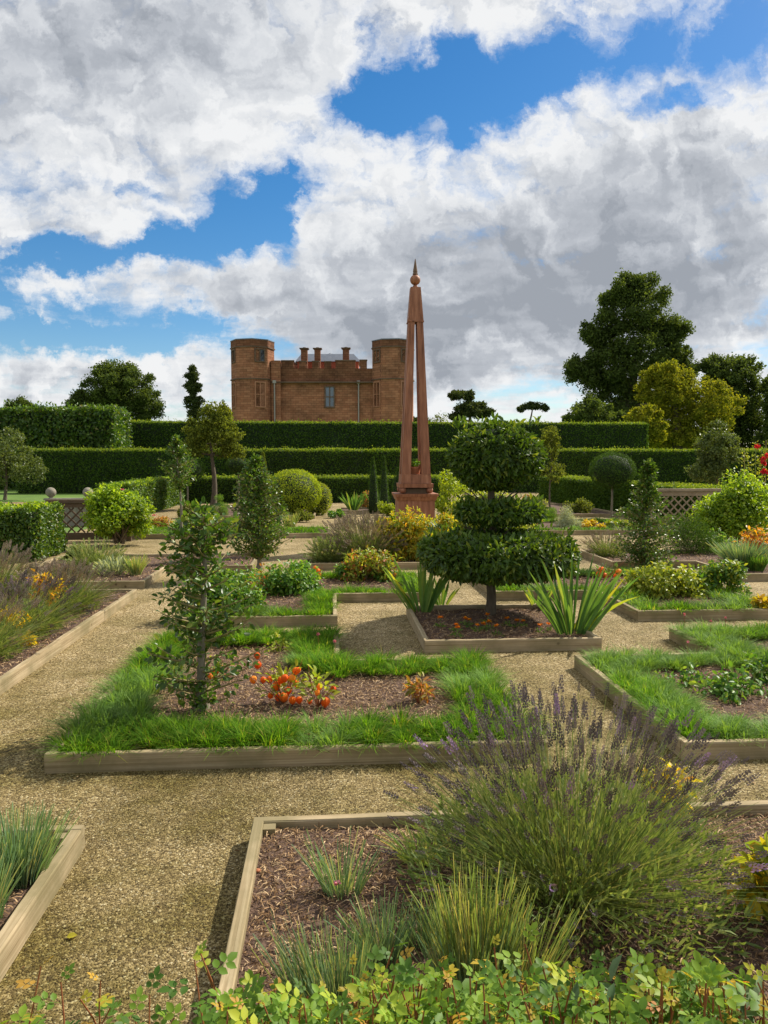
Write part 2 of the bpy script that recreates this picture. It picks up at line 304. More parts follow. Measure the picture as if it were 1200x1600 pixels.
def castle_mat(nm='red_sandstone', q=1.0):
    m, N, L = newmat(nm)
    tc = N.new('ShaderNodeTexCoord')
    sx = N.new('ShaderNodeSeparateXYZ'); L.new(tc.outputs['Object'], sx.inputs[0])
    ad = nn(N, 'ShaderNodeMath', operation='ADD'); L.new(sx.outputs[0], ad.inputs[0]); L.new(sx.outputs[1], ad.inputs[1])
    cb = N.new('ShaderNodeCombineXYZ'); L.new(ad.outputs[0], cb.inputs[0]); L.new(sx.outputs[2], cb.inputs[1])
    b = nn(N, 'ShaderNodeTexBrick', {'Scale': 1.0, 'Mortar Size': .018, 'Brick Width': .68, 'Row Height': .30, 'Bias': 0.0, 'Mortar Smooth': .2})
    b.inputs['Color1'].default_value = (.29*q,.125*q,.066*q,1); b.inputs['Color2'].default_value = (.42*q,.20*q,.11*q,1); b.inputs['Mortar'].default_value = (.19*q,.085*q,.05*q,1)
    L.new(cb.outputs[0], b.inputs['Vector'])
    n = nn(N, 'ShaderNodeTexNoise', {'Scale': .35, 'Detail': 8.0, 'Roughness': .7}); L.new(tc.outputs['Object'], n.inputs['Vector'])
    r = ramp(N, L, n.outputs['Fac'], [(.3, (.45,.45,.47)), (.45, (.85,.85,.85)), (.55, (1.05,1,1)), (.75, (1.35,1.3,1.2))])
    mx = nn(N, 'ShaderNodeMixRGB', {0: 1.0}, blend_type='MULTIPLY'); L.new(b.outputs['Color'], mx.inputs[1]); L.new(r, mx.inputs[2])
    p = nn(N, 'ShaderNodeBsdfPrincipled', {'Roughness': .92, 'Specular IOR Level': .15}); L.new(mx.outputs[0], p.inputs['Base Color'])
    bm = nn(N, 'ShaderNodeBump', {'Strength': .6, 'Distance': .05}); L.new(b.outputs['Fac'], bm.inputs['Height']); bm.invert = True; L.new(bm.outputs[0], p.inputs['Normal'])
    o = N.new('ShaderNodeOutputMaterial'); L.new(p.outputs[0], o.inputs[0]); return m
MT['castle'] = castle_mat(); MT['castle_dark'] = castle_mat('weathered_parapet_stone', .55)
MT['weathered'] = solidmat('weathered_sandstone', [(.3,(.10,.065,.045)),(.7,(.19,.12,.08))], nscale=1.2, bump=.3, rough=.95)
MT['obelisk'] = solidmat('rust_painted_oak', [(.28,(.13,.045,.020)),(.45,(.25,.095,.045)),(.58,(.33,.135,.068)),(.75,(.44,.22,.13))], scale=(5,5,.45), nscale=4.5, bump=.3, bscale=20, rough=.6, dist=.01, detail=9, spec=.4)

# ------------------------------------------------------------------ mesh building
class MB:
    def __init__(s): s.V=[]; s.F=[]; s.R=[]; s.n=0
    def add(s, V, F, rnd=None, m=0):
        V = np.asarray(V, float).reshape(-1, 3); F = np.asarray(F, int)
        s.V.append(V); s.F.append((F + s.n, m)); s.n += len(V)
        s.R.append(np.zeros(len(V)) if rnd is None else np.broadcast_to(rnd, (len(V),)).astype(float))
        return s
    def box(s, c, d, rz=0.0, m=0, taper=1.0):
        x, y, z = d[0]/2, d[1]/2, d[2]/2
        v = np.array([(-x,-y,-z),(x,-y,-z),(x,y,-z),(-x,y,-z),(-x*taper,-y*taper,z),(x*taper,-y*taper,z),(x*taper,y*taper,z),(-x*taper,y*taper,z)])
        if rz:
            k, q = math.cos(rz), math.sin(rz); v = v @ np.array([[k,q,0],[-q,k,0],[0,0,1]])
        return s.add(v + np.array(c), [(0,3,2,1),(4,5,6,7),(0,1,5,4),(1,2,6,5),(2,3,7,6),(3,0,4,7)], rng.random(), m)
    def lathe(s, prof, n=16, c=(0,0,0), m=0, ph=0.0, rnd=0.0, cap=True):
        a = ph + np.arange(n)*2*math.pi/n
        V = np.concatenate([np.stack([c[0]+r*np.cos(a), c[1]+r*np.sin(a), np.full(n, c[2]+z)], 1) for r, z in prof])
        F = [(i*n+j, i*n+(j+1)%n, (i+1)*n+(j+1)%n, (i+1)*n+j) for i in range(len(prof)-1) for j in range(n)]
        s.add(V, F, rnd, m)
        if cap:
            o = s.n - len(V)
            s.F.append((np.array([[o+(len(prof)-1)*n+j for j in range(n)]]), m)); s.F.append((np.array([[o+j for j in range(n-1,-1,-1)]]), m))
        return s
    def inst(s, T, P, X, Y, Z, rnd, m=0):     # T template; P,X,Y,Z (n,3)
        tv, fs = T; n = len(P)
        if n == 0: return s
        V = P[:,None,:] + tv[None,:,0,None]*X[:,None,:] + tv[None,:,1,None]*Y[:,None,:] + tv[None,:,2,None]*Z[:,None,:]
        k = len(tv); off = (np.arange(n)*k)[:,None,None]
        o = s.n
        s.V.append(V.reshape(-1,3)); s.n += n*k; s.R.append(np.repeat(rnd, k))
        for F in fs:
            s.F.append(((F[None]+off).reshape(-1, F.shape[1]) + o, m))
        return s
    def tube(s, pts, r0, r1, n=6, m=0, rnd=0.0):
        pts = np.asarray(pts, float); k = len(pts); t = np.gradient(pts, axis=0); t /= np.linalg.norm(t, axis=1)[:,None]+1e-9
        ref = np.array((0,0,1.)) if abs(t[:,2]).mean() < .8 else np.array((1.,0,0))
        u = np.cross(t, ref); u /= np.linalg.norm(u, axis=1)[:,None]; w = np.cross(t, u)
        rr = np.linspace(r0, r1, k) if np.isscalar(r0) else np.asarray(r0)
        a = np.arange(n)*2*math.pi/n
        V = (pts[:,None] + rr[:,None,None]*(np.cos(a)[None,:,None]*u[:,None] + np.sin(a)[None,:,None]*w[:,None])).reshape(-1,3)
        F = [(i*n+j, (i+1)*n+j, (i+1)*n+(j+1)%n, i*n+(j+1)%n) for i in range(k-1) for j in range(n)]
        return s.add(V, F, rnd, m)
    def mesh(s, name, mats, smooth=False):
        me = bpy.data.meshes.new(name)
        V = np.concatenate(s.V); me.vertices.add(len(V)); me.vertices.foreach_set('co', V.ravel())
        tot = np.concatenate([np.full(len(F), F.shape[1]) for F, m in s.F]); idx = np.concatenate([F.ravel() for F, m in s.F])
        mi = np.concatenate([np.full(len(F), m) for F, m in s.F])
        me.loops.add(len(idx)); me.loops.foreach_set('vertex_index', idx)
        st = np.concatenate([[0], np.cumsum(tot)[:-1]])
        me.polygons.add(len(tot)); me.polygons.foreach_set('loop_start', st); me.polygons.foreach_set('material_index', mi)
        me.polygons.foreach_set('use_smooth', np.full(len(tot), bool(smooth)))
        at = me.attributes.new('rnd', 'FLOAT', 'POINT'); at.data.foreach_set('value', np.concatenate(s.R))
        for m in (mats if isinstance(mats, (list, tuple)) else [mats]): me.materials.append(MT[m] if isinstance(m, str) else m)
        me.update(calc_edges=True); me.validate()
        return me
    def obj(s, name, mats, parent=None, smooth=False, kind=None, label=None):
        if kind == 'stuff' and name in ('foliage','leaves','branches','stems','tinted_leaves','young_foliage'): smooth = True
        o = bpy.data.objects.new(name, s.mesh(name, mats, smooth)); C.objects.link(o)
        if parent: o.parent = parent
        if kind: o['kind'] = kind
        if label: o['label'] = label
        return o
def thing(name, label, cat, loc=(0,0,0), rz=0.0, group=None):
    o = bpy.data.objects.new(name, None); C.objects.link(o); o.empty_display_size = .1
    o.location = tuple(loc) if len(loc) == 3 else (*loc, 0); o.rotation_euler = (0,0,rz)
    o['label'] = label; o['category'] = cat
    if group: o['group'] = group
    return o
def tag(o, label, cat=None, group=None, kind=None):
    o['label'] = label
    if cat: o['category'] = cat
    if group: o['group'] = group
    if kind: o['kind'] = kind
    return o
def child(name, me, parent, X, Y, Z, P):
    o = bpy.data.objects.new(name, me); C.objects.link(o); o.parent = parent
    o.matrix_basis = Matrix(((X[0],Y[0],Z[0],P[0]),(X[1],Y[1],Z[1],P[1]),(X[2],Y[2],Z[2],P[2]),(0,0,0,1)))
    return o
A = np.array
def tri(*f): return A(f)
LEAF4 = (A([(0,0,0),(.5,.5,.10),(1,0,-.06),(.5,-.5,.10)],float), [tri((0,1,2),(0,2,3))])
LEAF6 = (A([(0,0,0),(.28,.42,.10),(.66,.40,.07),(1,0,-.12),(.66,-.40,.07),(.28,-.42,.10),(.45,0,-.02)],float), [tri((0,1,6),(6,1,2),(6,2,3),(0,6,5),(6,4,5),(6,3,4))])
BLADE = (A([(0,-.5,0),(0,.5,0),(.5,.42,-.25),(.5,-.42,-.25),(1,0,-1)],float), [A([(0,1,2,3)]), A([(3,2,4)])])
_t = np.linspace(0,1,6); _w = A([.32,.45,.5,.42,.25,.02])
BLADEL = (np.concatenate([np.stack([_t,-_w,-_t**2+.0*_t],1), np.stack([_t,_w,-_t**2],1)]), [A([(i,i+6,i+7,i+1) for i in range(5)])])
_a = np.arange(3)*2*math.pi/3
STEM = (np.concatenate([np.stack([np.full(3,t), np.cos(_a)*.5*(1-.3*t), np.sin(_a)*.5*0+(-t*t)],1) for t in (0,.5,1)]) , [A([(i*3+j,i*3+(j+1)%3,(i+1)*3+(j+1)%3,(i+1)*3+j) for i in (0,1) for j in range(3)])])
PEB = (A([(1,0,0),(0,1,0),(-1,0,0),(0,-1,0),(.15,-.1,1)],float), [tri((0,1,4),(1,2,4),(2,3,4),(3,0,4))])
CHIP = (A([(0,-.5,0),(.5,-.4,.15),(1,-.3,0),(1,.3,.05),(.5,.5,.2),(0,.4,0)],float), [A([(0,1,4,5),(1,2,3,4)])])
def unit(v): return v/(np.linalg.norm(v, axis=-1, keepdims=True)+1e-9)
def rdir(n): return unit(rng.normal(size=(n,3)))
def frames(d, nrm):                         # d along leaf, nrm wished normal
    d = unit(d); y = unit(np.cross(nrm, d)); z = np.cross(d, y); return d, y, z
def leaves(mb, P, d, nrm, L, W, T=LEAF4, rnd=None, m=0):
    n = len(P); d, y, z = frames(d, nrm); L = np.broadcast_to(L, (n,)); W = np.broadcast_to(W, (n,))
    mb.inst(T, P, d*L[:,None], y*W[:,None], z*L[:,None], rng.random(n) if rnd is None else rnd, m)
_tm = {}
def tmesh(T, name, mat):
    k = (id(T), name, mat)
    if k not in _tm: _tm[k] = MB().add(T[0], T[1][0], 0).mesh(name, mat, True) if len(T[1]) == 1 else _multi(T, name, mat)
    return _tm[k]
def _multi(T, name, mat):
    b = MB(); b.V.append(T[0]); b.n = len(T[0]); b.R.append(np.zeros(len(T[0]))); b.F = [(F, 0) for F in T[1]]; return b.mesh(name, mat, True)
def leafparts(parent, P, d, nrm, L, W, mat, T=LEAF6, name='leaf', limit=300, rest='foliage', score=None):
    """the leaves that show largest are parts of their own, the remainder is one joined part"""
    n = len(P); L = np.broadcast_to(L, (n,)); W = np.broadcast_to(W, (n,)); dd, y, z = frames(d, nrm)
    base = A(parent.matrix_basis.to_translation()) if True else 0
    base = A(parent.location)
    cd = np.linalg.norm(P + base - A((0,0,EYE)), axis=1)
    sc = L/cd*(1+.6*np.random.default_rng(3).random(n)) if score is None else score(P, L, cd)
    order = np.argsort(-sc); me = tmesh(T, name, mat)
    for i in order[:limit]:
        child(name, me, parent, dd[i]*L[i], y[i]*W[i], z[i]*L[i], P[i])
    r = order[limit:]
    if len(r):
        mb = MB(); mb.inst(T, P[r], dd[r]*L[r,None], y[r]*W[r,None], z[r]*L[r,None], rng.random(len(r)))
        mb.obj(rest, mat, parent, kind='stuff')

# ------------------------------------------------------------------ noise helper for shapes
_ph = rng.random((9,3))*20; _fr = rng.normal(size=(9,3))
def wob(P, s=1.0):
    return sum(np.sin((P*s) @ _fr[i] + _ph[i,0]) for i in range(9))/9*1.6

# ------------------------------------------------------------------ ground
def sheet(name, x0, x1, y0, y1, z, mat, label):
    o = MB().add([(x0,y0,z),(x1,y0,z),(x1,y1,z),(x0,y1,z)], [(0,1,2,3)]).obj(name, mat); tag(o, label, kind='structure'); return o
sheet('ground', -900, 900, -60, 1500, -.03, 'lawn', 'grassy ground reaching to the horizon')
sheet('gravel_path', -9, 15, -3, 36.4, 0, 'gravel', 'sandy gravel paths between the raised beds')
sheet('lawn', -30, -5.6, 15.2, 19.0, .006, 'lawn', 'green lawn strip just beyond the left lattice fence')
sheet('lawn', -40, -4, 29.5, 60, .010, 'lawn', 'sunlit lawn at the foot of the tall clipped hedge')
sheet('path', -40, -9, 19.0, 29.4, .003, 'gravel', 'pale sandy path beyond the left lattice fence')

# ------------------------------------------------------------------ raised beds
TH, HB = .045, .10
def plank_mesh(seed):
    r = np.random.default_rng(seed); k = 12; V = []; F = []
    for i in range(k+1):
        x = -.5 + i/k; j = (r.random(8)-.5)
        V += [(x,-.5+j[0]*.05,-.5),(x,.5+j[1]*.05,-.5),(x,.5+j[2]*.05,.44+j[3]*.05),(x,.42+j[4]*.06,.5+j[5]*.035),(x,-.42+j[6]*.06,.5+j[5]*.035+j[7]*.01),(x,-.5+j[0]*.05,.44+j[3]*.05)]
    for i in range(k):
        for q in range(6): F.append((i*6+q, i*6+(q+1)%6, (i+1)*6+(q+1)%6, (i+1)*6+q))
    b = MB().add(V, F); b.F.append((A([[5,4,3,2,1,0]]),0)); b.F.append((A([[k*6+q for q in range(6)]]),0))
    return b.mesh('plank', 'plank')
PL = [plank_mesh(i) for i in range(5)]
def inside(poly, x, y):
    c = np.zeros(np.shape(x), bool); n = len(poly)
    for i in range(n):
        x0,y0 = poly[i]; x1,y1 = poly[(i+1)%n]
        if y0 == y1: continue
        k = ((y0 > y) != (y1 > y)) & (x < (x1-x0)*(y-y0)/(y1-y0)+x0); c ^= k
    return c
def edge_dist(poly, x, y):
    d = np.full(np.shape(x), 9.)
    for i in range(len(poly)):
        a = A(poly[i]); b = A(poly[(i+1)%len(poly)]); ab = b-a
        t = np.clip(((x-a[0])*ab[0]+(y-a[1])*ab[1])/(ab@ab), 0, 1)
        d = np.minimum(d, np.hypot(x-a[0]-t*ab[0], y-a[1]-t*ab[1]))
    return d
BEDS = []
def bed(poly, label, cell=.05, seg=1.9, posts=(), chips=0, chipL=.03, h=HB):
    """poly counter-clockwise, all sides along the garden's two directions"""
    BEDS.append(poly)
    o = thing('raised_bed', label, 'raised bed', (0,0,0), group='timber edged raised beds')
    n = len(poly)
    for i in range(n):
        p, a, b, q = [A(poly[(i+k)%n], float) for k in (-1,0,1,2)]
        e = (b-a); Ln = np.linalg.norm(e); e /= Ln; inn = A((-e[1], e[0]))
        conv = lambda u, v: u[0]*v[1]-u[1]*v[0] > 0
        ca, cb = conv(a-p, b-a), conv(b-a, q-b)
        alongx = abs(e[0]) > .5
        ea = (0 if ca else TH) if alongx else (-TH if ca else 0); eb = (0 if cb else TH) if alongx else (-TH if cb else 0)
        a2 = a - e*ea; b2 = b + e*eb; Ln = np.linalg.norm(b2-a2)
        k = max(1, int(round(Ln/seg)))
        for j in range(k):
            c0 = a2 + (b2-a2)*j/k; c1 = a2 + (b2-a2)*(j+1)/k; g = .0015
            c = (c0+c1)/2 + inn*(TH/2 + random.uniform(-.001,.001)); l = np.linalg.norm(c1-c0)-2*g
            hh = h + random.uniform(-.004,.004)
            child('plank', random.choice(PL), o, A((e[0]*l,e[1]*l,0)), A((inn[0]*TH,inn[1]*TH,0)), A((0,0,hh+.02)), A((c[0],c[1],(hh-.02)/2)))
    for (x,y) in posts:
        b = MB().box((x,y,h/2-.012),(.05,.05,h+.0)); b.obj('corner_post','plank',o)
    xs = sorted({p[0] for p in poly}); ys = sorted({p[1] for p in poly})
    def lin(v):
        r = [];
        for a_, b_ in zip(v[:-1], v[1:]): r += list(np.linspace(a_, b_, max(2, int((b_-a_)/cell)), endpoint=False))
        return A(r+[v[-1]])
    gx, gy = lin(xs), lin(ys)
    cx, cy = (gx[1:]+gx[:-1])/2, (gy[1:]+gy[:-1])/2
    CX, CY = np.meshgrid(cx, cy); ok = inside(poly, CX, CY)
    X, Y = np.meshgrid(gx, gy); idx = np.arange(X.size).reshape(X.shape)
    Z = h-.045 + .008*wob(np.stack([X,Y,0*X],-1), 9) + .012*wob(np.stack([X,Y,0*X],-1), 2.5)
    Z = np.minimum(Z, h-.02)
    F = np.stack([idx[:-1,:-1],idx[:-1,1:],idx[1:,1:],idx[1:,:-1]],-1)[ok]
    MB().add(np.stack([X,Y,Z],-1).reshape(-1,3), F).obj('soil','soil',o, smooth=True)
    if chips:
        x = rng.uniform(xs[0],xs[-1],chips); y = rng.uniform(ys[0],ys[-1],chips)
        k = inside(poly,x,y) & (edge_dist(poly,x,y) > TH+.008); x, y = x[k], y[k]; m = len(x)
        z = h-.045+.012*wob(np.stack([x,y,0*x],-1),2.5)+.008*wob(np.stack([x,y,0*x],-1),9)+.002+rng.random(m)*.007
        d = rdir(m); d[:,2] *= .25; nr = rdir(m)*.45+A((0,0,1)); b = MB()
        leaves(b, np.stack([x,y,np.minimum(z,h-.005)],1), d, nr, rng.uniform(.4,1.7,m)*chipL, rng.uniform(.12,.40,m)*chipL*.5, CHIP, rng.random(m)**1.3)
        b.obj('bark_mulch','chips',o,kind='stuff')
    return o
B1 = [(-1.46,3.90),(1.16,3.90),(1.16,5.65),(.07,5.65),(.07,6.63),(-1.46,6.63)]
B2 = [(1.87,3.82),(4.60,3.82),(4.60,6.52),(3.02,6.52),(3.02,5.65),(1.87,5.65)]
B3 = [(-1.46,7.26),(.07,7.26),(.07,8.47),(1.16,8.47),(1.16,10.02),(-1.46,10.02)]
B4 = [(3.04,7.26),(4.60,7.26),(4.60,10.02),(1.87,10.02),(1.87,8.47),(3.04,8.47)]
BT = [(.78,6.17),(2.28,6.17),(2.28,7.72),(.78,7.72)]
BF1 = [(-4,1.45),(-1.015,1.45),(-1.015,3.13),(-4,3.13)]
BF2 = [(-.325,1.45),(3.4,1.45),(3.4,3.15),(-.325,3.15)]
BM = [(-.38,10.98),(3.4,10.98),(3.4,12.3),(-.38,12.3)]
BLL = [(-4.5,3.9),(-2.24,3.9),(-2.24,8.96),(-4.5,8.96)]
BLB = [(-4.2,9.55),(-2.3,9.55),(-2.3,10.85),(-1.1,10.85),(-1.1,12.3),(-4.2,12.3)]
BRB = [(5.4,9.55),(7.6,9.55),(7.6,12.3),(4.15,12.3),(4.15,10.85),(5.4,10.85)]
BFL = [(-4.0,15.55),(0,15.55),(0,17.0),(-1.1,17.0),(-1.1,18.6),(-4.0,18.6)]
BFR = [(3.1,15.75),(7.3,15.75),(7.3,18.8),(4.1,18.8),(4.1,17.1),(3.1,17.1)]
BI = [(.3,22.4),(2.7,22.4),(2.7,23.9),(.3,23.9)]
BIL = [(-3.6,20.6),(-.4,20.6),(-.4,25.5),(-3.6,25.5)]
BIR = [(4.2,20.6),(8.2,20.6),(8.2,25.5),(4.2,25.5)]
bed(B1, 'L-shaped raised bed edged with grass around the nearer holly tree and red lanterns', .04, 2.7, chips=26000, chipL=.028)
bed(B2, 'L-shaped raised bed edged with grass right of the centre path', .05, 1.9, chips=14000, chipL=.03)
bed(B3, 'L-shaped raised bed behind the nearer holly tree, with leafy patches and a dense holly', .07, 1.6, chips=6000, chipL=.04)
bed(B4, 'L-shaped raised bed behind the big right iris clump, with a holly and yellow green geraniums', .07, 1.6, chips=6000, chipL=.04)
bed(BT, 'square raised bed with marigolds under the tiered topiary tree', .05, 2, chips=6000, chipL=.03)
bed(BF1, 'raised bed cut off by the left photo edge in the foreground', .04, 1.7, posts=[(-1.09,3.06)], chips=11000, chipL=.026)
bed(BF2, 'foreground raised bed holding the large flowering lavender', .03, 3.8, posts=[(-.255,3.075)], chips=42000, chipL=.024)
bed(BM, 'raised bed with faded lavender and tall yellow peonies in front of the obelisk', .08, 1.9, chips=3000, chipL=.04)
bed(BLL, 'long sunlit raised bed along the left gravel path', .05, 1.27, chips=16000, chipL=.034)
bed(BLB, 'raised bed with the silver leaved plant, behind the long left bed', .08, 1.6, chips=3000, chipL=.05)
bed(BRB, 'stepped raised bed below the right rose bush', .08, 1.6, chips=3000, chipL=.05)
bed(BFL, 'far raised bed behind the left part of the cross path', .12, 2.0)
bed(BFR, 'far raised bed under the ball topped standard tree', .12, 2.0)
bed(BI, 'small far raised bed holding the two iris clumps near the obelisk', .15, 2.4)
bed(BIL, 'far raised bed around the domed lime green bush', .2, 2.5)
bed(BIR, 'farthest right raised bed beside the low hedge', .2, 2.5)

# loose stones of the path
def pebbles():
    b = MB()
    for (n, x0,x1,y0,y1, s) in ((60000,-1.1,.0,1.75,3.95,.0032),(40000,-1.9,2.9,3.1,3.95,.0037),(30000,-2.3,2.0,3.9,6.4,.0047),(20000,-2.3,3.2,6.0,9.6,.006)):
        x = rng.uniform(x0,x1,n); y = y0+(y1-y0)*rng.random(n)**1.1
        k = np.ones(n,bool)
        for p in BEDS: k &= ~inside(p,x,y)
        x, y = x[k], y[k]; n = len(x); a = rng.uniform(0,6.28,n); s_ = s*rng.uniform(.4,1.35,n)
        X = np.stack([np.cos(a)*s_, np.sin(a)*s_, rng.normal(0,.1,n)*s_],1); Y = np.stack([-np.sin(a)*s_*.65, np.cos(a)*s_*.65, rng.normal(0,.1,n)*s_],1)
        Z = rdir(n)*s_[:,None]*.25; Z[:,2] = s_*.5
        b.inst(PEB, np.stack([x,y,np.zeros(n)+.0003],1), X, Y, Z, rng.random(n))
    tag(b.obj('gravel','pebble'), 'loose sandy pebbles scattered over the nearer gravel paths', kind='stuff')
pebbles()

# ------------------------------------------------------------------ edging grass
def edging(poly, n_t, per, label, width=.335, hgt=.135, bw=.004, frac_blue=.3, boxlim=None, zb=HB-.03, seed=1):
    r = np.random.default_rng(seed)
    xs = [p[0] for p in poly]; ys = [p[1] for p in poly]; x = r.uniform(min(xs),max(xs),n_t*6); y = r.uniform(min(ys),max(ys),n_t*6)
    d = edge_dist(poly,x,y); wv = width*(1+.10*wob(np.stack([x,y,0*x],-1),6))
    k = inside(poly,x,y) & (d > .04) & (d < wv)
    if boxlim is not None: k &= boxlim(x,y)
    x, y, d = x[k][:n_t], y[k][:n_t], d[k][:n_t]; T = len(x)
    th = hgt*r.uniform(.55,1.35,T)*(1+.35*wob(np.stack([x,y,0*x],-1),4.5)); blue = (wob(np.stack([x,y,0*x+5],-1),3.2) > .45-frac_blue)
    N_ = T*per; ti = np.repeat(np.arange(T), per)
    a = r.uniform(0,6.28,N_); rr = np.sqrt(r.random(N_))*.052
    px = x[ti]+np.cos(a)*rr; py = y[ti]+np.sin(a)*rr
    k = inside(poly,px,py) & (edge_dist(poly,px,py) > .022); a, px, py, ti, rr = a[k], px[k], py[k], ti[k], rr[k]; N_ = len(a)
    L = th[ti]*r.uniform(.65,1.15,N_)
    lean = .15+1.25*rr/.055*r.random(N_)
    sw = wob(np.stack([px,py,0*px+9],-1),2.2)
    ed = edge_dist(poly,px,py); e_ = .01; gx_ = (edge_dist(poly,px+e_,py)-ed)/e_; gy_ = (edge_dist(poly,px,py+e_)-ed)/e_; ov = np.clip(1-ed/.10,0,1)*.45
    X = unit(np.stack([np.cos(a)*lean-gx_*ov+.12*np.cos(sw*4), np.sin(a)*lean-gy_*ov+.12*np.sin(sw*4), np.ones(N_)],1))*L[:,None]
    hx = np.stack([X[:,0],X[:,1],np.zeros(N_)],1); Y = np.cross(unit(hx), A((0,0,1)))*(bw*r.uniform(.7,1.4,N_))[:,None]
    Z = np.stack([-X[:,0]*.6,-X[:,1]*.6, L*r.uniform(.2,.55,N_)],1)
    P = np.stack([px,py,np.full(N_,zb)],1); b = MB(); bl = blue[ti]
    rn = np.clip(r.random(N_)*.8+.2*r.random(T)[ti],0,.999)
    b.inst(BLADE,P[~bl],X[~bl],Y[~bl],Z[~bl],rn[~bl],0); b.inst(BLADE,P[bl],X[bl],Y[bl],Z[bl],rn[bl],1)
    # matted dry thatch under the blades, seen along the timber
    m = min(N_//6, 5000); ii = r.integers(0,N_,m); dd = rdir(m); dd[:,2] = np.abs(dd[:,2])*.5
    leaves(b, P[ii]+A((0,0,.0)), dd, rdir(m)+A((0,0,1)), .05, bw*1.2, LEAF4, None, 2)
    tag(b.obj('edging_grass',['grass','grass_blue','chips']), label, kind='stuff')
edging(B1, 400, 135, 'lush green edging grass round the bed of the nearer holly tree', seed=1, frac_blue=.1)
edging(B2, 360, 120, 'blue green edging grass round the right L-shaped bed', seed=2, frac_blue=.55, boxlim=lambda x,y: x < 4.4)
edging(B3, 420, 42, 'bright edging grass round the bed with the dense holly', seed=3, hgt=.13, bw=.006, width=.30, frac_blue=0.0)
edging(B4, 420, 42, 'edging grass round the bed with yellow green geraniums', seed=4, hgt=.13, bw=.006, width=.34, frac_blue=.3)
edging(BFL, 420, 22, 'far edging grass left of the iris clumps behind the cross path', seed=5, hgt=.13, bw=.011, width=.6, frac_blue=.1)
edging(BFR, 420, 22, 'far edging grass under the ball topped standard tree', seed=6, hgt=.13, bw=.011, width=.7, frac_blue=.3)

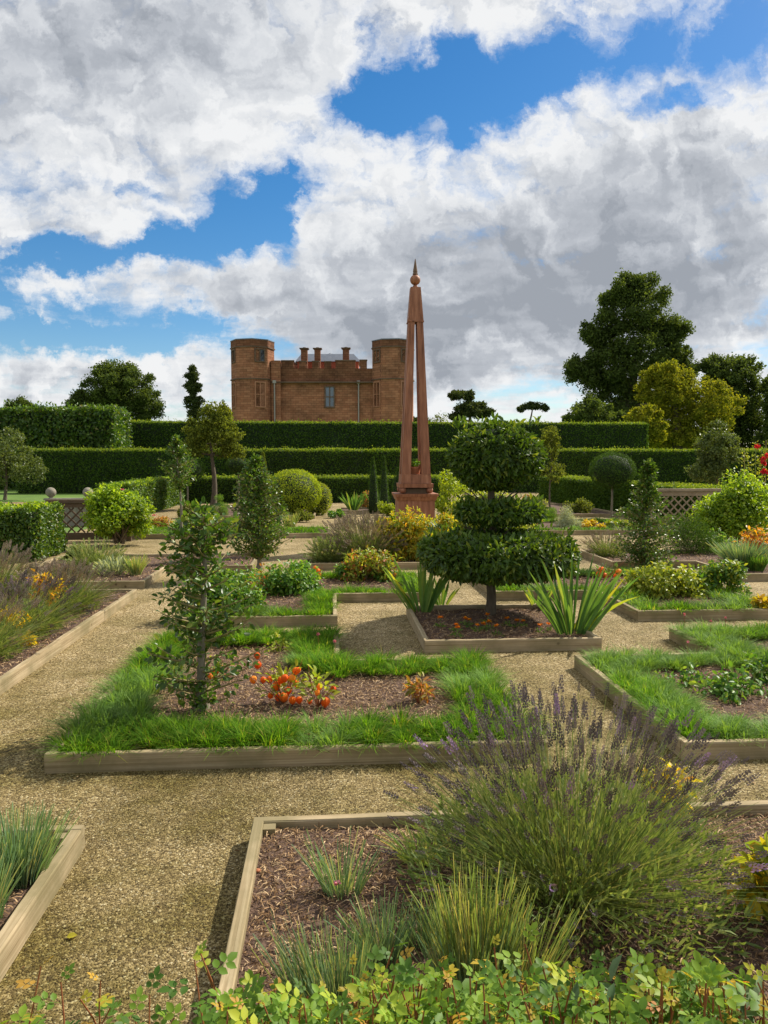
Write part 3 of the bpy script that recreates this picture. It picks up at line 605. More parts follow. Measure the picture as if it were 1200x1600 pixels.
# ------------------------------------------------------------------ castle
def castle():
    D = 100.0; s = D/FPX; px0 = 500.0; base = AT(px0, D)
    c = thing('castle', 'red sandstone gatehouse with two octagonal corner towers rising behind the hedges', 'castle', (base[0], base[1], 0), -YAW)
    X = lambda px: (px-px0)*s
    Z = lambda py: ZP(py, D)
    zb = -.5
    def prism(name, px, rr, z0, z1, mat, ang, yc, n=8, par=None, r2=None):
        b = MB().lathe([(rr, z0), (r2 or rr, z1)], n, (X(px), yc, 0), ph=-math.pi/2+R_(ang))
        return b.obj(name, mat, par or c)
    def block(name, x0, x1, y0, y1, z0, z1, mat='castle', par=None, label=None):
        return MB().box(((x0+x1)/2, (y0+y1)/2, (z0+z1)/2), (x1-x0, y1-y0, z1-z0)).obj(name, mat, par or c, label=label)
    for (px, wpx, ang) in ((393.5, 66, 7.4), (614, 66, 14)):
        r = wpx*s/2/.985; yc = r*.6
        prism('tower', px, r, zb, Z(531.5)-.25, 'castle', ang, yc)
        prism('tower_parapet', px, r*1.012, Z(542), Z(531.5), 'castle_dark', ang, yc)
        prism('coping', px, r*1.035, Z(531.8), Z(530.4), 'lead', ang, yc)
        for z in (542.8, 592.5):
            prism('string_course', px, r*1.05, Z(z+.9), Z(z-.9), 'weathered', ang, yc)
    # main wall, raised block by the left tower, parapet
    yw = 1.2
    block('wall', X(437), X(583), yw, yw+11, zb, Z(574), 'castle')
    block('buttress', X(424), X(438.5), yw-.5, yw+8, zb, Z(562), 'castle')
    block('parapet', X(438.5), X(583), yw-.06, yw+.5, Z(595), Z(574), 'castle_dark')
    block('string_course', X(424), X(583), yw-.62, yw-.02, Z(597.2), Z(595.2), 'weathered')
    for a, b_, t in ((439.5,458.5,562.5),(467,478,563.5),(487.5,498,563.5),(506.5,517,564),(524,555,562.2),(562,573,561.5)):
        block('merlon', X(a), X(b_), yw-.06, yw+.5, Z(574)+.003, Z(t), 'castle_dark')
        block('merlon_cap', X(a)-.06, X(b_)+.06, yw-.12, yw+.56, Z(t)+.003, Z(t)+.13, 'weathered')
    for a, b_, t in ((467.8,477.8,538),(489.2,498.6,538),(534.2,544.2,537.5)):
        yc = yw+1.6
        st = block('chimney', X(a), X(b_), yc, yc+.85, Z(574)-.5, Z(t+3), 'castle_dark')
        for q, e in ((t+3, .10), (t+1.8, .20)):
            block('chimney_cap', X(a)-e, X(b_)+e, yc-e, yc+.85+e, Z(q)+.004, Z(q-1.1), 'weathered', st)
        x = (X(a)+X(b_))/2; MB().lathe([(.26, Z(t+.7)+.01), (.22, Z(t-.8))], 10, (x, yc+.42, 0)).obj('chimney_pot', 'weathered', st)
    # brick gable band and lead roof behind the battlements
    block('gable', X(459), X(558), yw+4, yw+9, Z(574)-1, ZP(565,D+5), 'brick')
    zr0, zr1 = ZP(565,D+5)+.01, ZP(553.5,D+6.5)
    xr = [X(456), X(562), X(550), X(464)]
    MB().add([(xr[0],yw+3.6,zr0),(xr[1],yw+3.6,zr0),(xr[1],yw+9.4,zr0),(xr[0],yw+9.4,zr0),(xr[3],yw+5,zr1),(xr[2],yw+5,zr1),(xr[2],yw+8,zr1),(xr[3],yw+8,zr1)],
             [(0,3,2,1),(4,5,6,7),(0,1,5,4),(1,2,6,5),(2,3,7,6),(3,0,4,7)]).obj('roof', 'lead', c)
    MB().lathe([(.9, zr1+.01), (0.05, zr1+.35)], 4, (X(511), yw+6.5, 0)).obj('roof_lantern', 'lead', c)
    MB().lathe([(1.75, zb), (1.75, Z(552.5)-.2)], 8, (X(436.5), yw+9, 0), ph=R_(20)).obj('rear_turret', 'castle', c)
    MB().lathe([(1.85, Z(554.5)), (1.85, Z(552))], 8, (X(436.5), yw+9, 0), ph=R_(20)).obj('turret_cap', 'weathered', c)
    # windows: a stone surround standing proud, mullions, panes as sub-parts
    def window(xc, yc, zc, w, h, ang, nx, ny, pane, label=None, stone='weathered'):
        e = bpy.data.objects.new('window', None); C.objects.link(e); e.parent = c
        e.location = (xc, yc, zc); e.rotation_euler = (0, 0, ang)
        if label: e['label'] = label
        f = MB(); t = .16
        for sx in (-1, 1): f.box((sx*(w/2+t/2), 0, 0), (t, .24, h+2*t))
        for sz in (-1, 1): f.box((0, 0, sz*(h/2+t/2)), (w-.004, .24, t))
        for i in range(1, nx): f.box((-w/2+w*i/nx, -.005, 0), (.12, .19, h-.004))
        for i in range(1, ny): f.box((0, .004, -h/2+h*i/ny), (w-.004, .17, .12))
        f.obj('frame', stone, e)
        for i in range(nx):
            for j in range(ny):
                MB().box((-w/2+w*(i+.5)/nx, .03, -h/2+h*(j+.5)/ny), (w/nx-.01, .06, h/ny-.01)).obj('pane', pane, e)
    window(X(514.7), yw-.10, Z(619), 12.5*s, 30*s, 0, 2, 2, 'glass', 'tall framed window with glass in its four lights', 'weathered')
    def onTower(px, wpx, ang, facet, zpy, w, hpy, nx, ny, pane, stone='weathered', lab=None):
        r = wpx*s/2/.985; yc = r*.6; th = -90+ang+22.5+45*facet; ap = r*math.cos(R_(22.5))
        window(X(px)+ap*math.cos(R_(th)), yc+ap*math.sin(R_(th)), Z(zpy), w, hpy*s, R_(th+90), nx, ny, pane, lab, stone)
    for (px, a) in ((393.5, 7.4), (614, 14)):
        onTower(px, 66, a, 0, 556, 1.15, 17, 2, 1, 'glass' if px < 400 else 'darkglass')
        onTower(px, 66, a, -2, 556, 1.15, 17, 2, 1, 'darkglass')
        onTower(px, 66, a, 0, 617 if px < 400 else 616, 1.2, 36, 2, 2, 'pinkstone', 'pinkstone', 'tall window blocked up with pinkish stone')
        onTower(px, 66, a, -2, 617 if px < 400 else 616, 1.2, 36, 2, 2, 'pinkstone', 'pinkstone', 'tall window blocked up with pinkish stone')
        onTower(px, 66, a, -2, 665, 1.2, 11, 2, 1, 'darkglass', 'pinkstone')
    for px, y in ((429.3, yw-.62), (560, yw-.12)):
        p = MB().lathe([(.09, zb), (.09, Z(597.5))], 8, (X(px), y-.12, 0)).obj('drainpipe', 'pipe', c)
        MB().box((X(px), y-.14, Z(596.0)), (.42, .35, .38)).obj('hopper', 'pipe', p)
castle()

# ------------------------------------------------------------------ hedges
def hedge(label, x0, x1, y0, y1, h, nfront, leaf, mat='hedge', topmat='hedge_top', name='hedge', rough=.05, ends=(1,1), group=None, back=.35, cat='hedge', leaf2=None):
    o = thing(name, label, cat, ((x0+x1)/2, (y0+y1)/2, 0), group=group)
    w, d = x1-x0, y1-y0
    k = .07 if rough < .15 else rough*1.3
    # slightly lumpy solid heart
    b = MB(); nx = max(2, int(w/.5)); nz = max(2, int(h/.4))
    b.box((0,0,(h-k)/2), (w-2*k, d-2*k, h-k)); b.obj('dark_core', 'core', o)
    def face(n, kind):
        u, v = rng.random(n), rng.random(n)
        if kind == 'f': P = np.stack([(u-.5)*w, np.full(n,-d/2), v*h],1); N = A((0,-1,0))
        if kind == 'b': P = np.stack([(u-.5)*w, np.full(n,d/2), v*h],1); N = A((0,1,0))
        if kind == 'l': P = np.stack([np.full(n,-w/2), (u-.5)*d, v*h],1); N = A((-1,0,0))
        if kind == 'r': P = np.stack([np.full(n,w/2), (u-.5)*d, v*h],1); N = A((1,0,0))
        if kind == 't': P = np.stack([(u-.5)*w, (v-.5)*d, np.full(n,h)],1); N = A((0,0,1))
        wb = wob(P+A((x0,y0,0)), 1.7)*rough + wob(P+A((x0,y0,3)), 6)*rough*.5
        P = P + N*(wb + rng.normal(0, .35*k, n))[:,None]
        return P, N + rdir(n)*1.0
    dens = nfront/(w*h)
    lst = [('f', nfront), ('t', int(dens*w*d*.9)), ('b', int(back*nfront))] + ([('l', int(dens*d*h))] if ends[0] else []) + ([('r', int(dens*d*h))] if ends[1] else [])
    q = MB()
    for kd, n in lst:
        P, N = face(max(n,8), kd); n = len(P); dd = rdir(n); dd[:,2] -= .25
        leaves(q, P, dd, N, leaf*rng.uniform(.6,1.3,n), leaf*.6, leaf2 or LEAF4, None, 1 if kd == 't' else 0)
    # stray shoots on top make the outline uneven
    n = int(w*26); P, N = face(n, 't'); P[:,2] += rng.random(n)**2*leaf*1.6
    leaves(q, P, rdir(n)+A((0,0,1.2)), N, leaf*1.1, leaf*.5, LEAF4, None, 1)
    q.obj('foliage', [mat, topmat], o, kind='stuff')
    return o
xr = lambda px, D: AT(px, D)[0]
hA, hB, hC = 46.0, 36.6, 28.4
hedge('tallest clipped hedge, dark, farthest back below the castle', xr(185,hA), xr(1026,hA), hA, hA+2.5, ZP(660,hA), 42000, .11)
hedge('middle clipped hedge running behind the obelisk across the garden', xr(40,hB), xr(1260,hB), hB, hB+1.6, ZP(703,hB), 52000, .085, back=.1)
hedge('low clipped hedge behind the domed lime green bush', xr(292,hC), xr(700,hC), hC, hC+1.0, ZP(745.5,hC), 11000, .065, rough=.03, back=.1)
hedge('low clipped hedge right of the obelisk running away from the viewer', 8.4, 9.3, 16.9, 30.0, .92, 2600, .06, topmat='hedge_top', rough=.04, back=.5)
hedge('dark low hedge behind the pale oak lattice fence', 9.35, 14, 17.3, 18.1, .9, 5000, .06, rough=.06, back=.1)
hedge('tall loose beech hedge at the far left with glossy leaves', xr(-120,41.5), xr(186,41.5), 41.5, 44.5, ZP(640,41.5), 12000, .19, 'beech', 'beech', rough=.16, back=.1)
hedge('loose low hedge at the left photo edge in front of the lattice fence', -8.2, -4.62, 12.2, 13.6, .84, 9500, .055, 'beech', 'rosebush', rough=.14, leaf2=LEAF6)
hedge('loose low hedge running back beyond the pink rose bush', -6.2, -5.35, 20.8, 28.0, .95, 2400, .06, 'beech', 'rosebush', rough=.12, back=.5)

# ------------------------------------------------------------------ trees
def limb(b, p0, p1, r0, r1, bend=.15, n=5, k=6):
    p0, p1 = A(p0,float), A(p1,float); L = np.linalg.norm(p1-p0); mid = rdir(1)[0]*L*bend; mid[2] = abs(mid[2])
    t = np.linspace(0,1,n)[:,None]
    b.tube(p0*(1-t)+p1*t + mid*(4*t*(1-t))*.5, r0, r1, k)
def tree(name, label, cat, px, D, py_base, ells, nclump, cr, nleaf, leaf, mat, trunk_r, bark='bark', T=LEAF4, fork=.45, flat=.8, group=None, droop=0, wid=.6, limbs=True, lean=0, clump_fill=.55, z0=None, fillin=.26):
    base = AT(px, D); s = D/FPX; z0 = ZP(py_base, D) if z0 is None else z0
    o = thing(name, label, cat, (base[0], base[1], z0), group=group)
    ca, sa = math.cos(YAW), -math.sin(YAW)
    cl = []
    for (ex, ey, rx, ry, wgt) in ells:
        k = max(1, int(nclump*wgt*1.35))
        v = rdir(k)*(rng.random(k)**(1/3.))[:,None]*.92
        # more clumps on the outside of the crown
        loc = np.stack([(ex-px)*s + v[:,0]*rx*s, v[:,1]*min(rx,ry*1.2)*s, ZP(ey,D)-z0 + v[:,2]*ry*s],1); cl.append(loc)
    cl = np.concatenate(cl); K = len(cl); rad = cr*s*.80*rng.uniform(.55,1.45,K)
    rot = lambda P: np.stack([P[:,0]*ca - P[:,1]*sa, P[:,0]*sa + P[:,1]*ca, P[:,2]],1)
    pick = rng.choice(K, nleaf, p=rad**2/np.sum(rad**2)); v = rdir(nleaf); rr = rng.random(nleaf)**clump_fill*(1+.10*np.abs(rng.normal(size=nleaf)))
    v2 = v*(rr*rad[pick])[:,None]*A((1,1,flat)); v2 *= (1+.3*wob(cl[pick]+v*3, 1.5))[:,None]
    P = cl[pick]+v2
    fl = rng.random(nleaf) < fillin; m = fl.sum(); ii = rng.choice(len(ells), m, p=A([e[2]*e[3] for e in ells])/sum(e[2]*e[3] for e in ells)); q = rdir(m)*(rng.random(m)**.4)[:,None]*(.86+.12*wob(rdir(m)*2,1))[:,None]
    P[fl] = np.stack([(A([e[0] for e in ells])[ii]-px)*s+q[:,0]*A([e[2] for e in ells])[ii]*s, q[:,1]*A([min(e[2],e[3]*1.2) for e in ells])[ii]*s, A([ZP(e[1],D)-z0 for e in ells])[ii]+q[:,2]*A([e[3] for e in ells])[ii]*s],1)
    P = rot(P)
    b = MB(); dd = rdir(nleaf); dd[:,2] -= droop; N = rot(v)+rdir(nleaf)*.9+A((0,0,.35))
    leaves(b, P, dd, N, leaf*rng.uniform(.6,1.3,nleaf), leaf*wid, T)
    b.obj('crown', mat, o, kind='stuff')
    tb = MB(); zt = (ZP(ells[0][1],D)-z0); xt = (ells[0][0]-px)*s
    n = 9; t = np.linspace(0,1,n); w_ = .06*zt*np.sin(t*5+D)
    pts = rot(np.stack([xt*t**1.5+w_*.4, w_*.3, zt*t*1.05-.15],1)); tb.tube(pts, trunk_r*np.linspace(1,.28,n)*(1+.5*np.exp(-t*12)), None, 9)
    tr = tb.obj('trunk', bark, o, smooth=True)
    if limbs:
        lb = MB(); R3 = rot(cl); nodes = [(p, trunk_r*(.55-.35*j/len(pts)), 0) for j, p in enumerate(pts[3:])]
        for i in np.argsort(np.linalg.norm(R3-pts[5], axis=1))[:70]:
            c = R3[i]; cost = [np.linalg.norm(c-p)+max(0, p[2]-c[2])*1.5 for p, r_, l_ in nodes]; j = int(np.argmin(cost)); p, r_, l_ = nodes[j]
            r1 = max(trunk_r*.05, r_*.5); limb(lb, p, c, r_*.7, r1, .25, 5, 5); nodes.append((c, r1, l_+1))
        lb.obj('branches', bark, o, kind='stuff')
    return o
# far trees
tree('oak_tree', 'huge dark spreading oak towering at the right behind the hedges', 'tree', 985, 110, 700,
     [(985,560,80,62,.36),(985,482,62,48,.26),(925,520,28,20,.07),(1045,515,34,26,.10),(905,580,24,26,.07),(1060,575,26,45,.10),(985,452,38,22,.10),(985,640,80,40,.2),(930,600,30,30,.06)], 170, 12, 90000, .40, 'oak', 1.2, clump_fill=.5)
tree('broadleaf_tree', 'rounded broad tree behind the beech hedge at the left', 'tree', 190, 95, 690,
     [(188,610,64,46,.5),(186,586,40,28,.2),(134,632,28,24,.13),(236,632,24,26,.13),(186,645,74,24,.25)], 110, 10, 46000, .30, 'oak', .7, clump_fill=.6)
tree('redwood_tree', 'narrow pointed conifer standing alone left of the castle', 'tree', 304, 100, 690,
     [(303,600,5,30,.3),(303,628,18,12,.2),(304,606,15,10,.16),(303,588,10,8,.12),(303,575,5,6,.08),(306,645,14,14,.14)], 60, 4.6, 9000, .30, 'pine', .35, flat=.45)
tree('pine_tree', 'flat topped pine right of the castle, the larger of two', 'tree', 733, 105, 690,
     [(733,640,30,14,.4),(722,618,22,8,.2),(752,645,20,10,.2),(712,652,12,7,.1)], 40, 7, 9000, .40, 'pine', .45, flat=.45)
tree('pine_tree', 'small wind bent pine with a thin crown on a bare stem', 'tree', 822, 105, 690,
     [(832,634,22,6,.5),(812,640,8,4,.15),(850,637,8,4,.15)], 26, 4.5, 3600, .30, 'pine', .22, flat=.45)
tree('bare_tree', 'thin nearly leafless tree just right of the castle', 'tree', 690, 100, 690, [(688,655,14,14,.6),(668,660,10,12,.3)], 22, 5, 420, .22, 'farolive', .16, bark='barkpale')
tree('pine_tree', 'low dark conifer seen through the legs of the obelisk', 'tree', 652, 103, 690, [(655,658,16,7,1)], 8, 6, 1500, .35, 'pine', .2, flat=.5)
tree('holm_oak', 'dark rounded evergreen left of the yellowing tree behind the hedge', 'tree', 920, 80, 700,
     [(920,655,42,36,.7),(950,668,34,28,.3)], 50, 9, 17000, .33, 'oak', .5)
tree('willow_tree', 'small yellowing tree above the right end of the tallest hedge', 'tree', 1003, 72, 705,
     [(1003,662,32,34,.7),(1020,678,22,20,.3)], 40, 7, 13000, .26, 'faryellow', .3)
tree('maple_tree', 'large yellow green tree in front of the huge oak', 'tree', 1062, 85, 705,
     [(1045,610,50,48,.4),(1098,635,58,50,.35),(1062,672,85,38,.4),(1025,588,24,20,.1)], 140, 8.5, 52000, .27, 'faryellow', .7)
tree('broadleaf_tree', 'dark rounded tree at the right behind the yellow green tree', 'tree', 1148, 105, 700,
     [(1140,588,48,40,.5),(1150,640,70,50,.4),(1170,680,70,34,.3),(1110,572,22,16,.1)], 110, 10, 36000, .40, 'oak', .8)
tree('broadleaf_tree', 'dark tree cut off by the right photo edge', 'tree', 1222, 98, 700, [(1215,620,26,46,.6),(1230,680,50,60,.6)], 50, 11, 15000, .45, 'oak', .6)
tree('distant_treetop', 'small treetop peeping over the beech hedge at the far left', 'tree', 35, 100, 690, [(35,640,26,14,1)], 14, 8, 3000, .4, 'oak', .4)
tree('broadleaf_tree', 'pale bush showing beside the left castle tower', 'tree', 350, 80, 690, [(352,650,14,14,1)], 12, 7, 3000, .3, 'faryellow', .3)
tree('broadleaf_tree', 'dark tree filling the gap above the right end of the middle hedge', 'tree', 1060, 92, 705, [(1060,690,90,28,1)], 40, 12, 12000, .4, 'oak', .5)

# trees inside the garden
tree('orchard_tree', 'olive green small tree left of the castle in front of the hedges', 'tree', 331, 25, 785,
     [(333,680,50,38,.7),(338,645,28,24,.2),(308,700,28,18,.1),(365,705,26,16,.1)], 80, 8, 9500, .085, 'farolive', .11, T=LEAF6, z0=0)
tree('apple_tree', 'pale leaved tree cut off by the left photo edge', 'tree', 8, 30, 780,
     [(5,705,48,38,.6),(40,735,34,26,.25),(-20,740,40,30,.2)], 55, 10, 9500, .09, 'appletree', .07, T=LEAF6, z0=0)
tree('pear_tree', 'small tree in front of the middle hedge at the right', 'tree', 1122, 25, 780,
     [(1118,700,36,42,.7),(1110,735,34,22,.3)], 60, 9, 10000, .08, 'appletree', .06, T=LEAF6, z0=0)
tree('young_tree', 'slim yellowing young tree just right of the topiary tree', 'tree', 862, 22, 790,
     [(860,690,18,30,.6),(866,735,22,20,.4)], 36, 7, 2200, .07, 'farolive', .03, T=LEAF6, z0=0)

def ball(name, label, cat, px, D, py_c, rpx, stem_py=None, mat='yew', n=5000, leaf=.03, cone=None, group=None, rz=None):
    """clipped ball, cone or dome: a leafy shell round a dense heart, on a stem if it has one"""
    base = AT(px, D); s = D/FPX; o = thing(name, label, cat, (base[0], base[1], 0), group=group)
    zc = ZP(py_c, D); r = rpx*s; rz_ = (rz or rpx)*s
    v = rdir(n)
    if cone:
        t = rng.random(n)**.75; ang = rng.random(n)*6.283; prof = r*np.clip(1-t,0,1)**.62*(.75+.25*np.minimum(1,t*8))
        P = np.stack([np.cos(ang)*prof, np.sin(ang)*prof, .03+t*cone*s],1); N = np.stack([np.cos(ang),np.sin(ang),np.full(n,.4)],1)
    else:
        P = v*A((r,r,rz_))*(1+.035*wob(v*3+px,1.6)[:,None]+rng.normal(0,.025,n)[:,None]) + A((0,0,zc)); N = v
    b = MB(); leaves(b, P, rdir(n)+N*.7, N+rdir(n)*.6, leaf*rng.uniform(.6,1.3,n), leaf*.5)
    b.obj('crown', mat, o, kind='stuff')
    q = MB()
    if cone: q.lathe([(r*.7,.03),(r*.72,cone*s*.25),(r*.45,cone*s*.65),(.01,cone*s*.93)], 12, (0,0,0))
    else: q.lathe([(.02,zc-rz_*.9),(r*.62,zc-rz_*.66),(r*.9,zc),(r*.62,zc+rz_*.66),(.02,zc+rz_*.9)], 14, (0,0,0))
    q.obj('dark_core', 'core', o, smooth=True)
    if stem_py: MB().tube([(0,0,0),(.01,0,zc*.5),(0,0,zc-rz_*.5)], .032, .025, 8).obj('trunk', 'barkpale', o, smooth=True)
    return o
ball('standard_tree', 'ball topped standard tree on a straight pale stem at the right', 'tree', 957, 19.6, 735, 34, 810, 'yew', 9000, .035, rz=27)
ball('topiary_ball', 'dark clipped ball behind the orchard tree trunk', 'topiary', 372, 27, 727, 18, 770, 'yew', 2600, .045, rz=13)
ball('topiary_ball', 'dark clipped ball left of the orchard tree trunk', 'topiary', 292, 24, 733, 26, 785, 'yew', 3200, .045, rz=19)
for px, top, D in ((583,716,22.5),(600,714,22.0)):
    ball('topiary_cone', 'slender dark yew cone left of the obelisk, the '+('left' if px < 590 else 'right')+' one of the pair', 'topiary', px, D, 760, 10 if px < 590 else 9, None, 'yew', 2600, .035, cone=(718+1190*1.6/D)-top, group='yew cones')
ball('topiary_cone', 'pale green cone tip above the right end of the dark ball', 'topiary', 411, 25, 760, 11, None, 'farolive', 1800, .04, cone=86, group='yew cones')
ball('topiary_cone', 'broad yew cone standing close behind the obelisk base', 'topiary', 622, 24, 760, 14, None, 'yew', 2200, .04, cone=65, group='yew cones')
ball('clipped_bush', 'domed lime green bush left of the yew cones', 'bush', 458, 21.5, 770, 42, None, 'limebush', 12000, .045, rz=35)
ball('clipped_bush', 'paler lime bush tucked against the right side of the dome', 'bush', 497, 22.0, 780, 20, None, 'yellowgreen', 3500, .05, rz=25)

# ------------------------------------------------------------------ shrubs and leafy clumps
def shrub(name, label, cat, px, py, D, wpx, hpx, n, leaf, mat, z0=None, parts=0, lumps=14, stems=14, stemmat='twig', T=LEAF6, fill=.5, low=.0, wid=.62, droop=.2, rdepth=.8, group=None, open_=0, second=None):
    """leaves gathered in lumps on a fan of stems; px,py mark the foot"""
    if D is None: g = G(px,py,.06); D = math.hypot(*g)*math.cos(math.atan2(g[0],g[1])-YAW)
    else: g = AT(px, D)
    if D > 6: wpx, hpx, n = wpx*1.12, hpx*1.12, int(n*1.25)
    s = D/FPX; z0 = .05 if z0 is None else z0; w, h = wpx*s/2, hpx*s
    o = thing(name, label, cat, (g[0], g[1], z0), group=group)
    k = lumps; v = rdir(k); v[:,2] = np.abs(v[:,2]); v *= (rng.uniform(.45,.92,k))[:,None]
    c = np.stack([v[:,0]*w*.85, v[:,1]*w*.85*rdepth, low*h+v[:,2]*h*(1-low)*.88],1); c[:,2] = np.maximum(c[:,2], h*.10)
    r = min(w,h)*rng.uniform(.28,.5,k)
    pick = rng.integers(0,k,n); q = rdir(n); P = c[pick]+q*(r[pick]*rng.random(n)**fill)[:,None]*A((1,1,.85)); P[:,2] = np.abs(P[:,2])+.01
    d = rdir(n)+q*.6; d[:,2] -= droop; N = q*.6+rdir(n)*.6+A((0,0,.6)); L = leaf*rng.uniform(.6,1.3,n)
    if second:
        m2 = rng.random(n) < second[1]; b = MB(); leaves(b,P[m2],d[m2],N[m2],L[m2],L[m2]*wid,T); b.obj('tinted_leaves', second[0], o, kind='stuff'); P,d,N,L = P[~m2],d[~m2],N[~m2],L[~m2]
    if parts: leafparts(o, P, d, N, L, L*wid, mat, T, limit=parts)
    else:
        b = MB(); leaves(b,P,d,N,L,L*wid,T); b.obj('foliage', mat, o, kind='stuff')
    if stems:
        b = MB()
        for i in range(stems):
            limb(b, rdir(1)[0]*A((w*.12,w*.12,0)), c[i%k]+rdir(1)[0]*r[i%k]*.3, max(.004,h*.012), .002, .12, 5, 5)
        b.obj('stems', stemmat, o, kind='stuff')
    return o
shrub('rose_bush', 'bright green rose bush with pink blooms at the left, in front of the lattice fence', 'bush', 184, 856, 14.0, 104, 94, 12000, .062, 'rosebush', lumps=34, stems=26, low=.22)
shrub('rose_bush', 'large bright green rose bush at the right photo edge', 'bush', 1150, 852, 14.2, 124, 98, 15000, .062, 'rosebush', lumps=44, stems=26, low=.18)
def bloom(x, y, z, label, mat='pink', r=.035, name='rose_bloom', cat='flower', group=None):
    o = thing(name, label, cat, (x,y,z), group=group); b = MB(); n = 9
    a = np.arange(n)*2*math.pi/n*1.0; d = np.stack([np.cos(a),np.sin(a),np.tile(A([.2,.9,.5]),3)],1)
    leaves(b, np.zeros((n,3)), d, np.tile(A((0,0,1.)),(n,1)), r, r*1.0, LEAF6); b.obj('petals', mat, o); return o
D_ = 13.3
for px, py, t in ((239,806,'pink rose on the right side of the left rose bush'),(190,766,'pink rose on top of the left rose bush')):
    p = AT(px, D_); bloom(p[0],p[1],ZP(py,D_),t,'pink',.05)
shrub('bush', 'bright green shrub behind the topiary tree', 'bush', 770, 862, 15.5, 130, 85, 7000, .06, 'yellowgreen', lumps=24)
shrub('bush', 'yellow green shrub just right of the obelisk base', 'bush', 715, 848, 17.5, 80, 92, 5000, .06, 'limebush', lumps=18)
shrub('bush', 'russet tinted shrub behind the topiary middle tier', 'bush', 820, 846, 17, 46, 58, 1800, .055, 'autumn', lumps=10)
shrub('herb_clump', 'fine leaved bright green clump behind the right cross path', 'herb', 852, 812, 19.5, 44, 30, 5000, .035, 'green', T=LEAF4, wid=.2, lumps=10, droop=-1)
shrub('herb_clump', 'fine leaved green clump under the orchard tree', 'herb', 343, 812, 20.5, 34, 34, 3500, .04, 'green', T=LEAF4, wid=.2, lumps=9, droop=-1)
shrub('santolina', 'round silvery grey bush behind the right cross path', 'bush', 893, 822, 17.6, 48, 30, 4500, .035, 'silver', T=LEAF4, wid=.3, lumps=12)
for i, (px, py, w, h, mt, lab) in enumerate(((965,824,60,14,'yellowgreen','low yellow green ground plants under the standard tree'),(925,826,60,11,'yellow','low yellow flowering mat at the right cross path'),
    (250,826,50,26,'autumn','reddish green plants at the left end of the far bed'),(315,824,60,32,'yellowgreen','yellow green leafy clump in the far left bed'),(470,812,40,16,'farolive','low olive plants beyond the far grass edging'),
    (616,818,22,16,'green','small leafy plant between the far bed and the irises'),(350,832,40,20,'limebush','bright lime clump in the far left bed'))):
    shrub('herb_clump', lab, 'herb', px, py, None, w, h, 1500, .05, mt, lumps=8)
for (px, py, w, h, mt, lab, nm) in ((392,800,40,20,'green','leafy green clump between the orchard tree and the lime dome','herb_clump'),(300,806,50,18,'farolive','olive ground plants at the far left of the inner beds','herb_clump'),
    (430,806,40,12,'yellowgreen','low yellow green plants at the foot of the lime dome','herb_clump'),(574,794,30,26,'autumn','reddish leaved plant between the two far iris clumps','herb_clump'),(525,806,26,12,'green','small green plant left of the far iris bed','herb_clump'),
    (606,806,34,28,'limebush','lime green plant beside the yew cones','herb_clump'),(800,812,60,30,'green','leafy clump behind the right cross path, left of the rosemary','herb_clump'),(905,800,50,24,'farolive','olive clump at the foot of the low right hedge','herb_clump'),
    (840,800,46,24,'yellowgreen','yellow green clump behind the fine leaved clump','herb_clump'),(745,822,70,34,'autumn','russet and green plants behind the topiary middle','herb_clump'),(1000,822,50,26,'green','green clump right of the standard tree stem','herb_clump'),
    (285,830,44,22,'green','green clump in the far left bed beside the lime one','herb_clump'),(400,826,46,22,'yellowgreen','yellow green plants behind the dense dark holly','herb_clump'),(130,872,50,18,'farolive','low olive plants in front of the left lattice fence','herb_clump')):
    shrub(nm, lab, 'herb', px, py, None, w, h, 1500, .055, mt, lumps=9)
